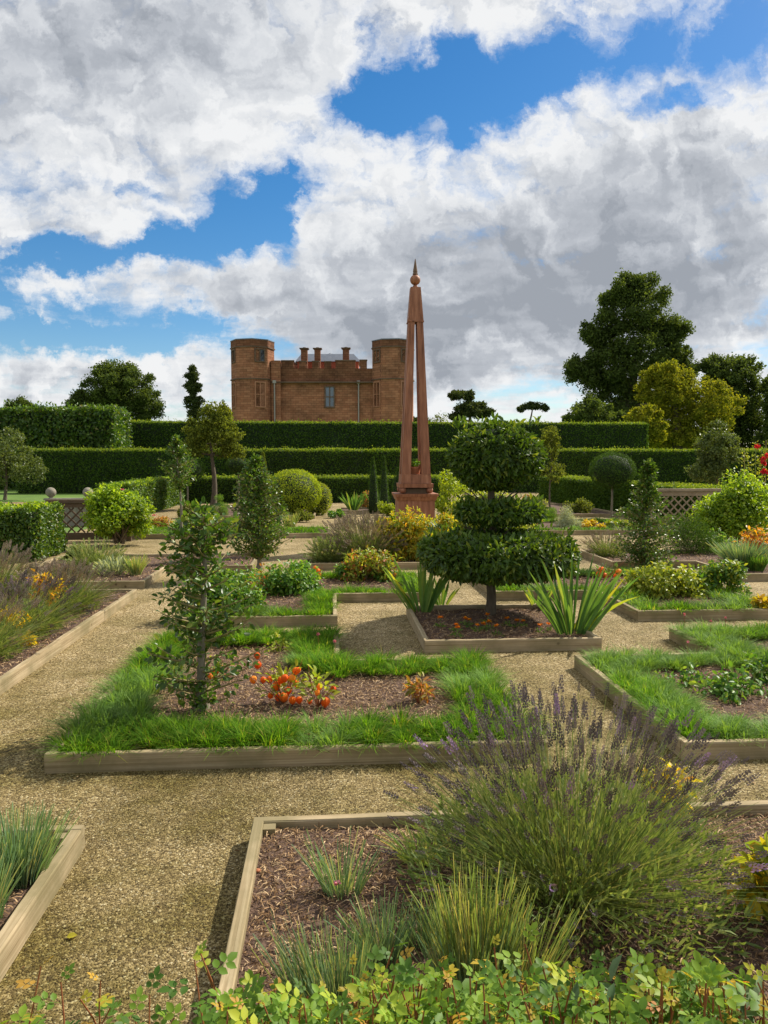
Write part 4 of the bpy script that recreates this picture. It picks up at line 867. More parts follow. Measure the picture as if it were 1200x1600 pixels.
# tall thin hollies and columns
def holly(label, px, py, top, wpx, n, leafL, parts=0, D=None, z0=.05, openness=.5, trunk=.026, spread=None, mat='holly', seed=3, bare=.15, name='holly_tree', up=.55):
    r = np.random.default_rng(seed)
    g = G(px,py,.05) if D is None else AT(px,D); D = D or math.hypot(*g)*math.cos(math.atan2(g[0],g[1])-YAW)
    s = D/FPX; H = ZP(top,D)-z0; w = wpx*s/2; o = thing(name, label, 'tree', (g[0],g[1],z0))
    n9 = 14; t = np.linspace(0,1,n9)
    lean = np.stack([.03*H*np.sin(t*4.0+seed)*t, .03*H*np.cos(t*3+seed)*t, H*t],1)
    MB().tube(lean, trunk*(1-.72*t)*(1+.9*np.exp(-t*25)), None, 10).obj('trunk', 'barkpale', o, smooth=True)
    prof = spread or [(0,.2),(bare*.9,.5),(bare+.10,1),(.45,.92),(.62,.72),(.8,.52),(.95,.28),(1,.05)]
    K = max(30, int(n/26)); zb_ = bare+(1-bare)*r.random(K)**.95; P=[]; Dv=[]; Nn=[]; b = MB()
    per = n//K
    for i in range(K):
        f = zb_[i]; wr = np.interp(f, [q[0] for q in prof], [q[1] for q in prof])*w; a = r.uniform(0,6.283); rad = wr*math.sqrt(r.uniform(.12,1))
        q0 = A([np.interp(max(f-.5*rad/H*up-.02,bare*.5), t, lean[:,k]) for k in range(3)]); tip = A([lean[0,0]+rad*math.cos(a)+np.interp(f,t,lean[:,0]), rad*math.sin(a)+np.interp(f,t,lean[:,1]), H*f])
        mid = (q0+tip)/2; mid[2] -= .06*rad; tt = np.linspace(0,1,5)[:,None]
        pts = q0*(1-tt)**2+2*mid*tt*(1-tt)+tip*tt**2; b.tube(pts, trunk*.28, trunk*.09, 5)
        m = r.integers(0,4,per); off = r.random((per,1))**.6; base = pts[m]*(1-off)+pts[m+1]*off
        keep = r.random(per) < (.35+.65*(m+1)/4)
        sp = unit(r.normal(size=(per,3)))*(.035+.06*w)*r.random((per,1)); Pi = (base+sp)[keep]
        P.append(Pi); dv = sp/(np.linalg.norm(sp,axis=1,keepdims=True)+1e-6)+unit(tip-q0)*.5; Dv.append(dv[keep])
        for j in range(0,len(Pi),3): b.tube([base[keep][j], Pi[j]], trunk*.07, trunk*.04, 3)
    P = np.concatenate(P); Dv = np.concatenate(Dv)+r.normal(0,.3,(len(P),3)); N = r.normal(size=P.shape)*.7+A((0,0,.8)); L = leafL*r.uniform(.6,1.25,len(P))
    b.obj('branches', 'hollytwig', o, kind='stuff')
    if parts: leafparts(o, P, Dv, N, L, L*.62, mat, LEAF6, limit=parts)
    else:
        q = MB(); leaves(q, P, Dv, N, L, L*.62, LEAF6); q.obj('foliage', mat, o, kind='stuff')
    return o
holly('slender open holly tree with visible trunk in the front left bed', 316, 1112, 792, 205, 2700, .046, 300, trunk=.030, seed=5, bare=.10,
      spread=[(0,.25),(.10,.65),(.18,.95),(.30,1.05),(.42,.95),(.5,.85),(.6,.85),(.72,.72),(.85,.62),(.95,.5),(1,.3)])
holly('dense dark holly tree left of centre behind the grass edged bed', 405, 893, 716, 116, 7600, .045, 0, trunk=.030, seed=8, bare=.17,
      spread=[(0,.3),(.17,.6),(.28,1),(.45,1),(.6,.8),(.8,.6),(.95,.2),(1,.04)])
holly('dense holly tree with a narrow top at the right of the topiary tree', 1006, 888, 722, 118, 7000, .045, 0, trunk=.028, seed=11, bare=.06,
      spread=[(0,.6),(.1,.95),(.3,1),(.5,.85),(.65,.55),(.8,.28),(1,.12)])
holly('tall thin holly on a bare double stem rising behind the open holly', 281, 850, 684, 78, 2300, .06, 0, D=15.8, trunk=.030, seed=14, bare=.5,
      spread=[(0,.1),(.5,.35),(.62,1),(.78,.8),(.9,.45),(1,.1)])

# ------------------------------------------------------------------ the tiered topiary tree
def topiary():
    g = G(766, 962, .05); D = math.hypot(*g)*math.cos(math.atan2(g[0],g[1])-YAW); s = D/FPX; z0 = .05
    o = thing('topiary_tree', 'tiered topiary tree of three clipped leafy discs in the square bed', 'tree', (g[0],g[1],z0))
    Zp = lambda y: ZP(y,D)-z0; X = lambda p: (p-766)*s
    MB().tube([(0,0,-.02),(.012,0,.2),(-.01,.01,.5),(.015,0,.85),(-.01,0,1.1),(.01,.0,1.35)], [.058,.047,.043,.040,.038,.03], None, 12).obj('trunk','bark',o,smooth=True)
    b = MB(); 
    for i in range(26):
        a = i*2.4; z = [.42,.8,1.15][i%3]; r = [.55,.3,.3][i%3]
        limb(b,(0,0,z-.12),(math.cos(a)*r,math.sin(a)*r,z+.1),.014,.004,.1)
    b.obj('branches','bark',o,kind='stuff')
    tiers = [(X(777),.82,.42,.765,3.2,11000),(X(779),1.125,.95,.42,2.4,3600),(X(772),1.885,1.28,.45,2.15,7500)]
    PP=[];DD=[];NN=[]
    for (cx,zt,zb_,r,ex,n) in tiers:
        zc,hz = (zt+zb_)/2,(zt-zb_)/2
        v = rdir(n); e = 2/ex
        # superellipsoid: flat topped drum with rounded rim
        rh = np.hypot(v[:,0],v[:,1]); k = (rh**ex+np.abs(v[:,2])**ex)**(-1/ex); q = v*k[:,None]
        lump = 1+.065*wob(q*2.2+cx,1.6)+.045*wob(q*5,1.3)
        up = q[:,2] > 0
        if zt > 1.2: q[up,2] *= 1.0; q[:,:2] *= (1-.18*np.clip(q[:,2],0,1)[:,None]**2)
        dep = 1-.14*rng.random(n)**1.6
        P = np.stack([cx+q[:,0]*r*lump*dep, q[:,1]*r*lump*dep, zc+q[:,2]*hz*lump*dep],1)
        out = unit(np.stack([q[:,0]/r,q[:,1]/r,q[:,2]/hz],1))
        d = out*.5+rdir(n)*.75; d[:,2] -= .6*(1-np.clip(out[:,2],0,1)); N = out+rdir(n)*.7
        PP.append(P);DD.append(d);NN.append(N)
        m = MB().lathe([(.02,zb_+.04),(r*.72,zb_+.05),(r*.82,zc),(r*(.72 if zt<1.2 else .6),zt-.05),(.02,zt-.04)],20,(cx,0,0)); m.obj('dark_core','core',o,smooth=True)
    # stray shoots
    n = 320; a = rng.uniform(0,6.28,n); tt = rng.integers(0,3,n); P = np.stack([A([tiers[i][0] for i in tt])+np.cos(a)*A([tiers[i][3]*.9 for i in tt]), np.sin(a)*A([tiers[i][3]*.9 for i in tt]), A([tiers[i][1]-.03 for i in tt])+rng.random(n)*.07],1)
    PP.append(P);DD.append(rdir(n)+A((0,0,1.2)));NN.append(rdir(n))
    P=np.concatenate(PP);d=np.concatenate(DD);N=np.concatenate(NN);L=.068*rng.uniform(.45,1.35,len(P))
    leafparts(o,P,d,N,L,L*.42,'topiary',LEAF6,limit=300,score=lambda P,L,cd: L*(P[:,1]<-.1)*(.5+rng.random(len(L))))
topiary()

# ------------------------------------------------------------------ obelisk
def obelisk():
    D = 14.0; s = D/FPX; g = AT(648, D); Z = lambda y: ZP(y, D)
    o = thing('obelisk', 'tall rust red open obelisk on a moulded pedestal', 'obelisk', (g[0],g[1],0), -YAW*0)
    top = Z(450)
    def frus(name, z0, w0, z1, w1, mat='obelisk', par=None):
        return MB().box((0,0,(z0+z1)/2),(w0,w0,z1-z0),taper=w1/w0).obj(name,mat,par or o)
    frus('plinth', 0, .84, .22, .82); frus('pedestal', .222, .66, Z(781), .66); 
    frus('moulding', Z(781)+.002, .69, Z(775), .745); frus('cornice', Z(775)+.002, .765, Z(770.5), .79)
    frus('block', Z(770.5)+.002, .46, Z(762.5), .46, 'fencedark')
    for sx in (-1,1):
        for sy in (-1,1):
            r = .062; MB().lathe([(r*math.sin(a),r-r*math.cos(a)) for a in np.linspace(.2,math.pi-.2,8)],14,(sx*.245,sy*.245,Z(770.5)+.004)).obj('ball_foot','obelisk',o,smooth=True)
    zf = Z(762)+.01; frus('base_frame', zf, .61, Z(755), .62)
    # four leaning legs joined by a solid cap
    w0, w1 = 46.5*s, 22.5*s; z0, z1 = Z(755)+.002, Z(503); lw = .165
    frus('sill_frame', z0, w0, Z(741), w0-.02)
    for sx in (-1,1):
        for sy in (-1,1):
            a = A((sx*(w0/2-.012-lw/2), sy*(w0/2-.012-lw/2), Z(741)+.001)); b = A((sx*(w1/2-.058), sy*(w1/2-.058), z1))
            V=[]; 
            for p,q in ((a,lw/2),(b,.056)):
                V += [(p[0]-q,p[1]-q,p[2]),(p[0]+q,p[1]-q,p[2]),(p[0]+q,p[1]+q,p[2]),(p[0]-q,p[1]+q,p[2])]
            MB().add(V,[(0,3,2,1),(4,5,6,7),(0,1,5,4),(1,2,6,5),(2,3,7,6),(3,0,4,7)]).obj('leg','obelisk',o)
    frus('cap', z1+.001, w1+.012, Z(450), 15.5*s)
    frus('cap_band', z1-.02, w1+.028, z1+.0, w1+.026)
    MB().lathe([(.05,Z(450)+.002),(.055,Z(449)),(.035,Z(446))],14).obj('finial_neck','obelisk',o,smooth=True)
    zc = Z(437.5); r=.094
    MB().lathe([(r*math.sin(a),zc-r*math.cos(a)) for a in np.linspace(.3,math.pi-.3,12)],20).obj('ball','obelisk',o,smooth=True)
    MB().lathe([(.045,Z(429.5)),(.05,Z(428)),(.035,Z(426.5)),(.043,Z(425)),(.006,Z(404.5))],12).obj('spike','weathered',o)
    # the flower pot standing inside the legs
    zp = Z(741)+.003
    p = thing('flower_pot', 'terracotta pot with a small green plant standing inside the obelisk', 'plant pot', (g[0],g[1]-.02,zp))
    MB().lathe([(.085,0),(.105,.10),(.118,.10),(.118,.135),(.10,.135),(.09,.11)],18).obj('pot','terracotta',p,smooth=False)
    n=160; v=rdir(n); b=MB(); leaves(b,v*A((.09,.09,.06))+A((0,0,.19)),rdir(n)+A((0,0,.6)),rdir(n)+A((0,0,.5)),.05,.03,LEAF6); b.obj('foliage','green',p,kind='stuff')
obelisk()

# ------------------------------------------------------------------ lattice fences and stone balls
def lattice(label, x0, x1, y, h, mat, n, cap=True):
    o = thing('lattice_fence', label, 'fence', ((x0+x1)/2,y,0)); w = x1-x0
    for x in (-w/2+.045, w/2-.045): MB().box((x,0,(h-.06)/2),(.09,.09,h-.06)).obj('post',mat,o)
    MB().box((0,0,h-.03),(w+.06,.13,.055)).obj('top_rail',mat,o)
    MB().box((0,0,h-.11),(w-.184,.06,.09)).obj('upper_rail',mat,o)
    MB().box((0,0,.10),(w-.184,.06,.14)).obj('bottom_rail',mat,o)
    zb, zt = .175, h-.16; hh = zt-zb; W2 = w/2-.092; step = .135*1.35
    for sgn in (-1,1):
        yy = .011*sgn; x = -W2-hh
        while x < W2:
            # slat from (x,zb) up to (x+hh,zt), clipped by the frame
            a = max(x,-W2); b = min(x+hh,W2)
            if b-a > .04:
                za, zb_ = zb+(a-x), zb+(b-x)
                L = math.hypot(b-a, zb_-za); m = MB().box((0,0,0),(L,.016,.030))
                q = m.obj('slat',mat,o); q.location = (sgn*(a+b)/2, yy, (za+zb_)/2); q.rotation_euler = (0,-sgn*math.pi/4,0)
            x += step
    return o
lattice('dark diamond lattice fence panel at the left beside the low hedge', xr(86,15.2), xr(86,15.2)+1.55, 15.25, .82, 'fencedark', 5)
lattice('pale oak diamond lattice fence panel half hidden by the right rose bush', xr(1042,15.6), xr(1042,15.6)+1.7, 16.0, .97, 'fence', 5)
for px, lab in ((78,'grey stone ball on a pier above the left low hedge'),(136,'grey stone ball on a pier behind the left rose bush')):
    D = 19.0; p = AT(px,D); o = thing('ball_pier', lab, 'stone pier', (p[0],p[1],0)); zt = ZP(779,D)
    MB().box((0,0,zt/2-.02),(.22,.22,zt-.04)).obj('pier','stone',o); MB().box((0,0,zt-.015),(.28,.28,.045)).obj('cap','stone',o)
    r=.125; MB().lathe([(.05,zt+.008),(.045,zt+.04)],12).obj('neck','stone',o)
    MB().lathe([(r*math.sin(a),zt+.03+r-r*math.cos(a)) for a in np.linspace(.25,math.pi-.1,12)],20).obj('ball','stone',o,smooth=True)
p0 = AT(84,18.6); sb = thing('stone_coping','low pale stone coping between the two ball piers','coping',(p0[0]+.6,18.7,0))
MB().box((0,0,.32),(1.1,.14,.62)).obj('wall','stone',sb)
MB().box((0,0,.655),(1.12,.2,.045)).obj('coping_slab','stone',sb)

# ------------------------------------------------------------------ lavender
def spike_T(seed=0):
    r = np.random.default_rng(seed); V=[];F=[]
    for j,z in enumerate(np.linspace(0,1,6)):
        k = 5 if j else 4; rad = .16*(1-.55*z)+.02
        for i in range(k):
            a = i*2*math.pi/k+j*.7+r.random()*.5; c = A((z, math.cos(a)*rad, math.sin(a)*rad)); o = len(V)
            V += [c+A((-.09,0,0)), c+A((.02,-.6*math.sin(a)*rad*.9,.6*math.cos(a)*rad*.9)), c+A((.14,math.cos(a)*.05,math.sin(a)*.05)), c+A((.02,.6*math.sin(a)*rad*.9,-.6*math.cos(a)*rad*.9))+A((0,math.cos(a)*rad*.5,math.sin(a)*rad*.5))]
            F += [(o,o+1,o+2),(o,o+2,o+3)]
    return (A(V), [A(F)])
SPK = [spike_T(i) for i in range(3)]
def lavender(label, x, y, R, L, n, spk=.05, parts=0, fl='lavflower', stemw=.0022, name='lavender', maxang=62, leafn=2500, lean=(0,0), z0=.05, leafL=.035, spw=1.0, stemmat='lavstem', zup=1.0, fprob=.45, leafR=None):
    o = thing(name, label, 'lavender', (x,y,z0))
    a = rng.uniform(0,6.283,n); th = R_(maxang)*rng.random(n)**.62; rr = .35*R*np.sqrt(rng.random(n))
    d = np.stack([np.sin(th)*np.cos(a)+lean[0], np.sin(th)*np.sin(a)+lean[1], np.cos(th)*zup],1); d = unit(d)
    P = np.stack([rr*np.cos(a),rr*np.sin(a),0*a],1)
    Ls = L*rng.uniform(.62,1.08,n)*(1-.12*(th/R_(maxang))**2)
    X = d*Ls[:,None]; drp = np.stack([-d[:,0]*.12,-d[:,1]*.12,np.sin(th)*.14+rng.normal(0,.02,n)],1)*Ls[:,None]
    side = unit(np.cross(d, rdir(n)))*stemw
    side2 = unit(np.cross(d, side))*stemw
    b = MB()
    b.inst(BLADEL_ST, P, X, side, drp, rng.random(n)); b.inst(BLADEL_ST, P, X, side2, drp, rng.random(n))
    b.obj('stems', stemmat, o, kind='stuff')
    tip = P+X-drp; td = unit(X-2*drp)
    y_ = unit(np.cross(td, rdir(n))); z_ = np.cross(td, y_); sl = spk*rng.uniform(.6,1.4,n)
    Pt = tip-td*sl[:,None]*.3; keep = (tip[:,2] > .66*L)&(rng.random(n)<.95) | (rng.random(n) < fprob); Pt, td, y_, z_, sl = Pt[keep], td[keep], y_[keep], z_[keep], sl[keep]; cd = np.linalg.norm(Pt+A((x,y,z0))-A((0,0,EYE)),axis=1); order = np.argsort(-sl/cd)
    mes = [tmesh(t,'flower_spike',fl) for t in SPK]
    for i in order[:parts]:
        child('flower_spike', mes[i%3], o, td[i]*sl[i], y_[i]*sl[i]*spw, z_[i]*sl[i]*spw, Pt[i])
    q = MB(); rest = order[parts:]
    for k in range(3):
        r_ = rest[k::3]; q.inst(SPK[k], Pt[r_], td[r_]*sl[r_,None], y_[r_]*sl[r_,None]*spw, z_[r_]*sl[r_,None]*spw, rng.random(len(r_)))
    if len(rest): q.obj('flower_spikes', fl, o, kind='stuff')
    if leafn:
        m = leafn; v = rdir(m); v[:,2] = np.abs(v[:,2]); Pm = v*A((leafR or R*.82,leafR or R*.82,L*.52))*(rng.random(m)**.4)[:,None]; b = MB()
        Pm[:,:2] += A(lean)*Pm[:,2:3]
        leaves(b, Pm, v+rdir(m)*.7+A((0,0,.5)), rdir(m), leafL*rng.uniform(.6,1.4,m), leafL*.16, BLADE4); b.obj('foliage','lavleaf',o,kind='stuff')
    return o
BLADE4 = (A([(0,-.5,0),(0,.5,0),(.6,.6,.05),(.6,-.6,.05),(1,0,-.1)],float), [A([(0,1,2,3)]), A([(3,2,4)])])
_t4 = np.linspace(0,1,5)
BLADEL_ST = (np.concatenate([np.stack([_t4,-.5*(1-.4*_t4),-_t4**2],1), np.stack([_t4,.5*(1-.4*_t4),-_t4**2],1)]), [A([(i,i+5,i+6,i+1) for i in range(4)])])
lavender('big flowering lavender in the foreground bed', .86, 2.60, .50, .645, 1500, .044, 300, stemw=.0019, leafn=5500, maxang=60, fprob=.2, spw=.85, leafR=.62, leafL=.045, lean=(.04,.05))
lavender('lavender at the left photo edge, nearest on the long bed', -2.78, 6.05, .42, .55, 620, .055, 0, fl='lavgrey', fprob=.1, stemw=.004, leafn=4500, lean=(.25,0))
lavender('dark flowering lavender beside the orange leaves in the long left bed', -2.75, 6.9, .40, .52, 560, .055, 0, fprob=.1, stemw=.004, leafn=4500, lean=(.3,-.1))
lavender('lavender leaning over the far end of the long left bed', -2.75, 7.9, .45, .50, 620, .06, 0, fl='lavgrey', fprob=.1, stemw=.004, leafn=4500, lean=(.3,0))
lavender('greyish lavender below the left low hedge', -3.75, 8.6, .5, .6, 700, .06, 0, fl='lavgrey', stemw=.005, leafn=4000, lean=(.15,0))
lavender('lavender beneath the left low hedge by the photo edge', -4.15, 7.2, .5, .6, 600, .06, 0, stemw=.005, leafn=3500, lean=(.15,0))
lavender('faded grey lavender left of the yellow peonies', .55, 11.75, .55, .68, 1000, .075, 0, fl='lavgrey', stemw=.006, leafn=5000, lean=(-.22,0))
lavender('low grey green lavender at the corner of the bed before the obelisk', -.02, 11.45, .30, .38, 420, .05, 0, fl='lavstem', stemw=.006, leafn=2500)
lavender('small pale lavender at the right holly in the stepped bed', 4.45, 11.9, .34, .38, 300, .05, 0, fl='lavgrey', stemw=.006, leafn=1200)
lavender('low lavender by the silver leaved plant', -3.3, 10.9, .45, .42, 420, .05, 0, fl='lavstem', stemw=.006, leafn=2500)

# ------------------------------------------------------------------ grassy clumps (pinks), irises
def tuft(label, px, py, hpx, wpx, n, mat, w=.0035, z0=.055, lean=(0,0), curl=.30, fan=.32, name='pinks_clump', cat='plant', D=None, up=1.0, vert=.35):
    g = G(px,py,z0) if D is None else AT(px,D); D = D or math.hypot(*g)*math.cos(math.atan2(g[0],g[1])-YAW); s = D/FPX; H = hpx*s; R = wpx*s/2
    o = thing(name, label, cat, (g[0],g[1],z0)); a = rng.uniform(0,6.283,n); rr = np.sqrt(rng.random(n)); P = np.stack([np.cos(a)*rr*R*.55, np.sin(a)*rr*R*.4, 0*a],1)
    ln = vert*.6+fan*rr*rng.random(n); L = H*rng.uniform(.45,1.0,n); d = np.stack([np.cos(a)*ln*.8+lean[0],np.sin(a)*ln*.5+lean[1],np.full(n,up)],1)+rdir(n)*.13
    X = d*L[:,None]/up; Y = unit(np.cross(d, rdir(n)))*(w*rng.uniform(.7,1.3,n))[:,None]
    Z = np.stack([-d[:,0]*curl,-d[:,1]*curl,np.full(n,curl*.5)],1)*(L*rng.uniform(0,1.3,n))[:,None]
    b = MB(); b.inst(BLADEL_ST,P,X,Y*1.4,Z,rng.random(n)); b.obj('foliage',mat,o,kind='stuff'); return o
tuft('sparse blue green pinks at the back of the foreground bed', 535, 1395, 100, 110, 110, 'pinks', vert=.5)
tuft('blue green pinks in the middle of the foreground bed', 600, 1500, 115, 120, 150, 'pinks', vert=.5)
tuft('upright blue green pinks left of the tall pale clump', 515, 1570, 140, 220, 420, 'pinks', w=.0026, vert=.2, lean=(-.08,0))
tuft('tall pale green pinks left of the big lavender', 745, 1545, 210, 180, 560, 'pinks_pale', w=.0024, vert=.1)
tuft('blue green leaves at the foot of the tall pale pinks', 735, 1560, 165, 200, 340, 'pinks', w=.0024, vert=.2)
tuft('straw coloured stalks between the pale pinks and the lavender', 815, 1560, 170, 130, 170, 'pinks_pale', w=.0024, vert=.3, lean=(.15,0))
tuft('small blue green pinks below the big lavender, left side', 655, 1475, 70, 90, 90, 'pinks', vert=.5)
tuft('dry yellowing tuft under the left side of the big lavender', 655, 1345, 60, 90, 140, 'pinks_pale', vert=.8, curl=.7, fan=.9)
tuft('dense blue green pinks in the bed at the left photo edge', 22, 1375, 125, 170, 620, 'pinks', vert=.3)
tuft('second blue green clump at the very left of the foreground', -40, 1440, 130, 150, 300, 'pinks', vert=.3)
tuft('blue green grass clump in the stepped right bed', 1160, 888, 46, 66, 900, 'pinks', w=.008, vert=.5, fan=.8)
tuft('brighter small grass tuft beside the blue green grass clump', 1183, 892, 26, 36, 400, 'green', w=.008, vert=.4)
shrub('shrub', 'dark feathery shrub below the right lattice fence', 'bush', 1082, 868, 12.6, 110, 58, 5000, .05, 'yew', T=LEAF4, wid=.2, lumps=22, droop=-.3)
tuft('straw coloured grass beside the silver leaved plant', 212, 900, 38, 26, 240, 'pinks_pale', w=.007)
tuft('thin dry stalks above the far grass edging', 452, 818, 26, 30, 160, 'pinks_pale', w=.008, D=17.4)
def silver():
    g = G(180,898,.05); o = thing('silver_plant','silver leaved plant behind the long left bed','plant',(g[0],g[1],.05)); n=420
    v = rdir(n); v[:,2]=np.abs(v[:,2]); P=v*A((.30,.25,.17))*(rng.random(n)**.5)[:,None]
    b=MB(); leaves(b,P,v+A((0,0,.7)),rdir(n)*.5+A((0,0,1)),.12*rng.uniform(.6,1.2,n),.022,LEAF6); b.obj('foliage','silver',o,kind='stuff')
silver()
def iris(label, px, py, hpx, wpx, n, D=None, yellow=0, seed=1, z0=.055, wleaf=.034, parts=True, lean=0):
    r = np.random.default_rng(seed); g = G(px,py,z0) if D is None else AT(px,D); D = D or math.hypot(*g)*math.cos(math.atan2(g[0],g[1])-YAW); s=D/FPX; H=hpx*s; R=wpx*s/2
    o = thing('iris_clump', label, 'iris', (g[0],g[1],z0)); rest = MB()
    for i in range(n):
        u = r.uniform(-1,1); v_ = r.uniform(-1,1); L = H*r.uniform(.5,1.08); last = i < yellow
        if last: u = abs(u)*(1 if lean >= 0 else -1); L *= .85
        tilt = u*1.25+lean if not last else (1.35 if lean >= 0 else -1.35)
        dx = math.sin(tilt*.75)*min(1.1,R/H*1.15); dy = v_*.35; d = A((dx,dy,1)); d/=np.linalg.norm(d); side = A((math.cos(v_*.6+u*.3),math.sin(v_*.6+u*.3),0)); side -= d*(side@d); side/=np.linalg.norm(side)
        nz = np.cross(d,side); dr = r.uniform(.02,.28)*(1+.9*last); k=7; b=MB(); t=np.linspace(0,1,k); w=wleaf*.88*A([.55,.8,.98,1,.85,.55,.04])*r.uniform(.8,1.15)/2
        out = A((dx,dy,-.75 if last or r.random()<.25 else -.25)); c = d[None]*L*t[:,None]+out[None]*(L*dr*t**2.2)[:,None]
        V=np.concatenate([c-side*w[:,None], c+nz*w[:,None]*.25, c+side*w[:,None]]); F=[(j,j+1,k+j+1,k+j) for j in range(k-1)]+[(k+j,k+j+1,2*k+j+1,2*k+j) for j in range(k-1)]
        bp = A((u*R*.28,v_*R*.22,0)); 
        tgt = b if parts else rest; tgt.add(V+bp,F,r.random(),0)
        if parts: b.obj('leaf','irisyellow' if last else 'iris',o, smooth=True, label='yellowed arching leaf' if last else None)
    if not parts: rest.obj('leaves','iris',o,kind='stuff')
    return o
iris('iris clump at the left corner of the topiary bed', 655, 955, 104, 115, 30, yellow=1, seed=2, lean=-.35)
iris('small iris clump right behind the left iris of the topiary bed', 690, 945, 52, 60, 14, seed=3)
iris('large iris clump with yellowing leaves at the right corner of the topiary bed', 893, 990, 128, 165, 62, yellow=3, seed=4)
iris('low iris clump behind the topiary trunk', 838, 950, 45, 50, 12, seed=5)
iris('far iris clump left of the yew cones', 552, 800, 34, 44, 36, D=22.8, seed=6, parts=False, wleaf=.06)
iris('far iris clump in front of the yew cones', 590, 798, 36, 36, 30, D=22.9, seed=7, parts=False, wleaf=.06)

# ------------------------------------------------------------------ lantern plants, marigolds, small flowers
LT = MB().lathe([(.10,-.62),(.42,-.42),(.5,-.05),(.36,.30),(.10,.52)],7,rnd=.0)
def lantern_mesh():
    b = MB(); n=10; prof=[(.03,-.66),(.30,-.46),(.47,-.18),(.50,.08),(.40,.32),(.20,.47),(.05,.50)]
    for j,(r0,z) in enumerate(prof): pass
    a=np.arange(n)*2*math.pi/n; rib=np.where(np.arange(n)%2==0,1.08,.92)
    V=np.concatenate([np.stack([r0*rib*np.cos(a),r0*rib*np.sin(a),np.full(n,z)],1) for r0,z in prof]); F=[(i*n+j,i*n+(j+1)%n,(i+1)*n+(j+1)%n,(i+1)*n+j) for i in range(len(prof)-1) for j in range(n)]
    return b.add(V,F,0).mesh('lantern','lantern',smooth=False)
LM = lantern_mesh()
def physalis(label, px, py, spots, leafn=60, size=15, leafmat_='yellowgreen', ripe=True, leafL=.05, wpx=110, hpx=70):
    g = G(px,py,.055); D = math.hypot(*g)*math.cos(math.atan2(g[0],g[1])-YAW); s=D/FPX
    o = thing('lantern_plant', label, 'plant', (g[0],g[1],.055)); b=MB()
    for (qx,qy,sz) in spots:
        P = A(((qx-px)*s, random.uniform(-.06,.06), ZP(qy,D)-.055)); P[2]=max(P[2],.03); r=sz*s*.9
        a=random.uniform(0,6); child('lantern', LM, o, A((math.cos(a)*r,math.sin(a)*r,0)), A((-math.sin(a)*r,math.cos(a)*r,0)), A((0,0,r)), P)
        limb(b,(0,0,0),P+A((0,0,r*.5)),.0028,.0016,.15,5,4)
    for i in range(7): limb(b,(0,0,0),A((random.uniform(-.5,.5)*wpx*s,random.uniform(-.06,.06),hpx*s*random.uniform(.5,.9))),.003,.0016,.12,5,4)
    b.obj('stems','redstem',o,kind='stuff')
    v=rdir(leafn); v[:,2]=np.abs(v[:,2]); P=v*A((wpx*s*.42,.08,hpx*s*.62))*(rng.random(leafn)**.4)[:,None]+A((0,0,hpx*s*.22)); L=leafL*rng.uniform(.6,1.2,leafn)
    leafparts(o,P,v+rdir(leafn)*.5,A((0,0,1.))+rdir(leafn)*.5,L,L*.62,leafmat_,LEAF6,limit=leafn)
    return o
physalis('lantern plant laden with orange husks right of the nearer holly', 445, 1100, [(403,1037,13),(403,1022,11),(395,1063,13),(432,1072,15),(444,1086,16),(463,1048,12),(446,1056,13),(457,1057,12),(467,1045,10),(434,1099,14),(451,1078,12),(458,1090,13),(468,1093,12),(422,1088,10),(440,1062,13),(463,1072,12),(410,1065,11),(421,1064,12)], 110, wpx=110,hpx=82, leafL=.05)
physalis('smaller lantern plant with a few orange and yellow husks', 497, 1105, [(521,1078,11),(496,1080,10),(510,1091,14),(508,1100,14),(499,1074,11),(484,1106,9)], 60, leafmat_='yellowgreen', wpx=66,hpx=76, leafL=.05)
physalis('lantern plant half hidden behind the trunk of the nearer holly', 338, 1062, [(345,1046,12),(335,1052,13),(330,1068,11),(352,1058,9),(318,1050,10)], 30, wpx=70,hpx=46, leafL=.04)
physalis('orange husks by the dense dark holly', 412, 912, [(412,903,8),(428,903,8),(420,912,8),(407,908,6)], 24, leafmat_='autumn', wpx=60,hpx=38, leafL=.05)
physalis('three orange husks on one stalk right of the dense dark holly', 496, 912, [(493,887,8),(497,891,8),(498,898,9)], 16, leafmat_='green', wpx=26,hpx=34, leafL=.04)
physalis('dark orange husks at the foot of the right holly', 946, 905, [(940,890,10),(934,896,9),(965,893,11),(968,897,9),(945,899,9),(962,900,8)], 30, leafmat_='green', wpx=80,hpx=34, leafL=.05)
mg = [(688,972,8),(713,979,7),(728,970,9),(733,973,7),(715,987,8),(755,979,9),(764,976,8),(762,966,8),(776,986,8),(792,971,8),(808,974,8),(817,973,7),(844,982,8),(856,979,7),(746,980,7)]
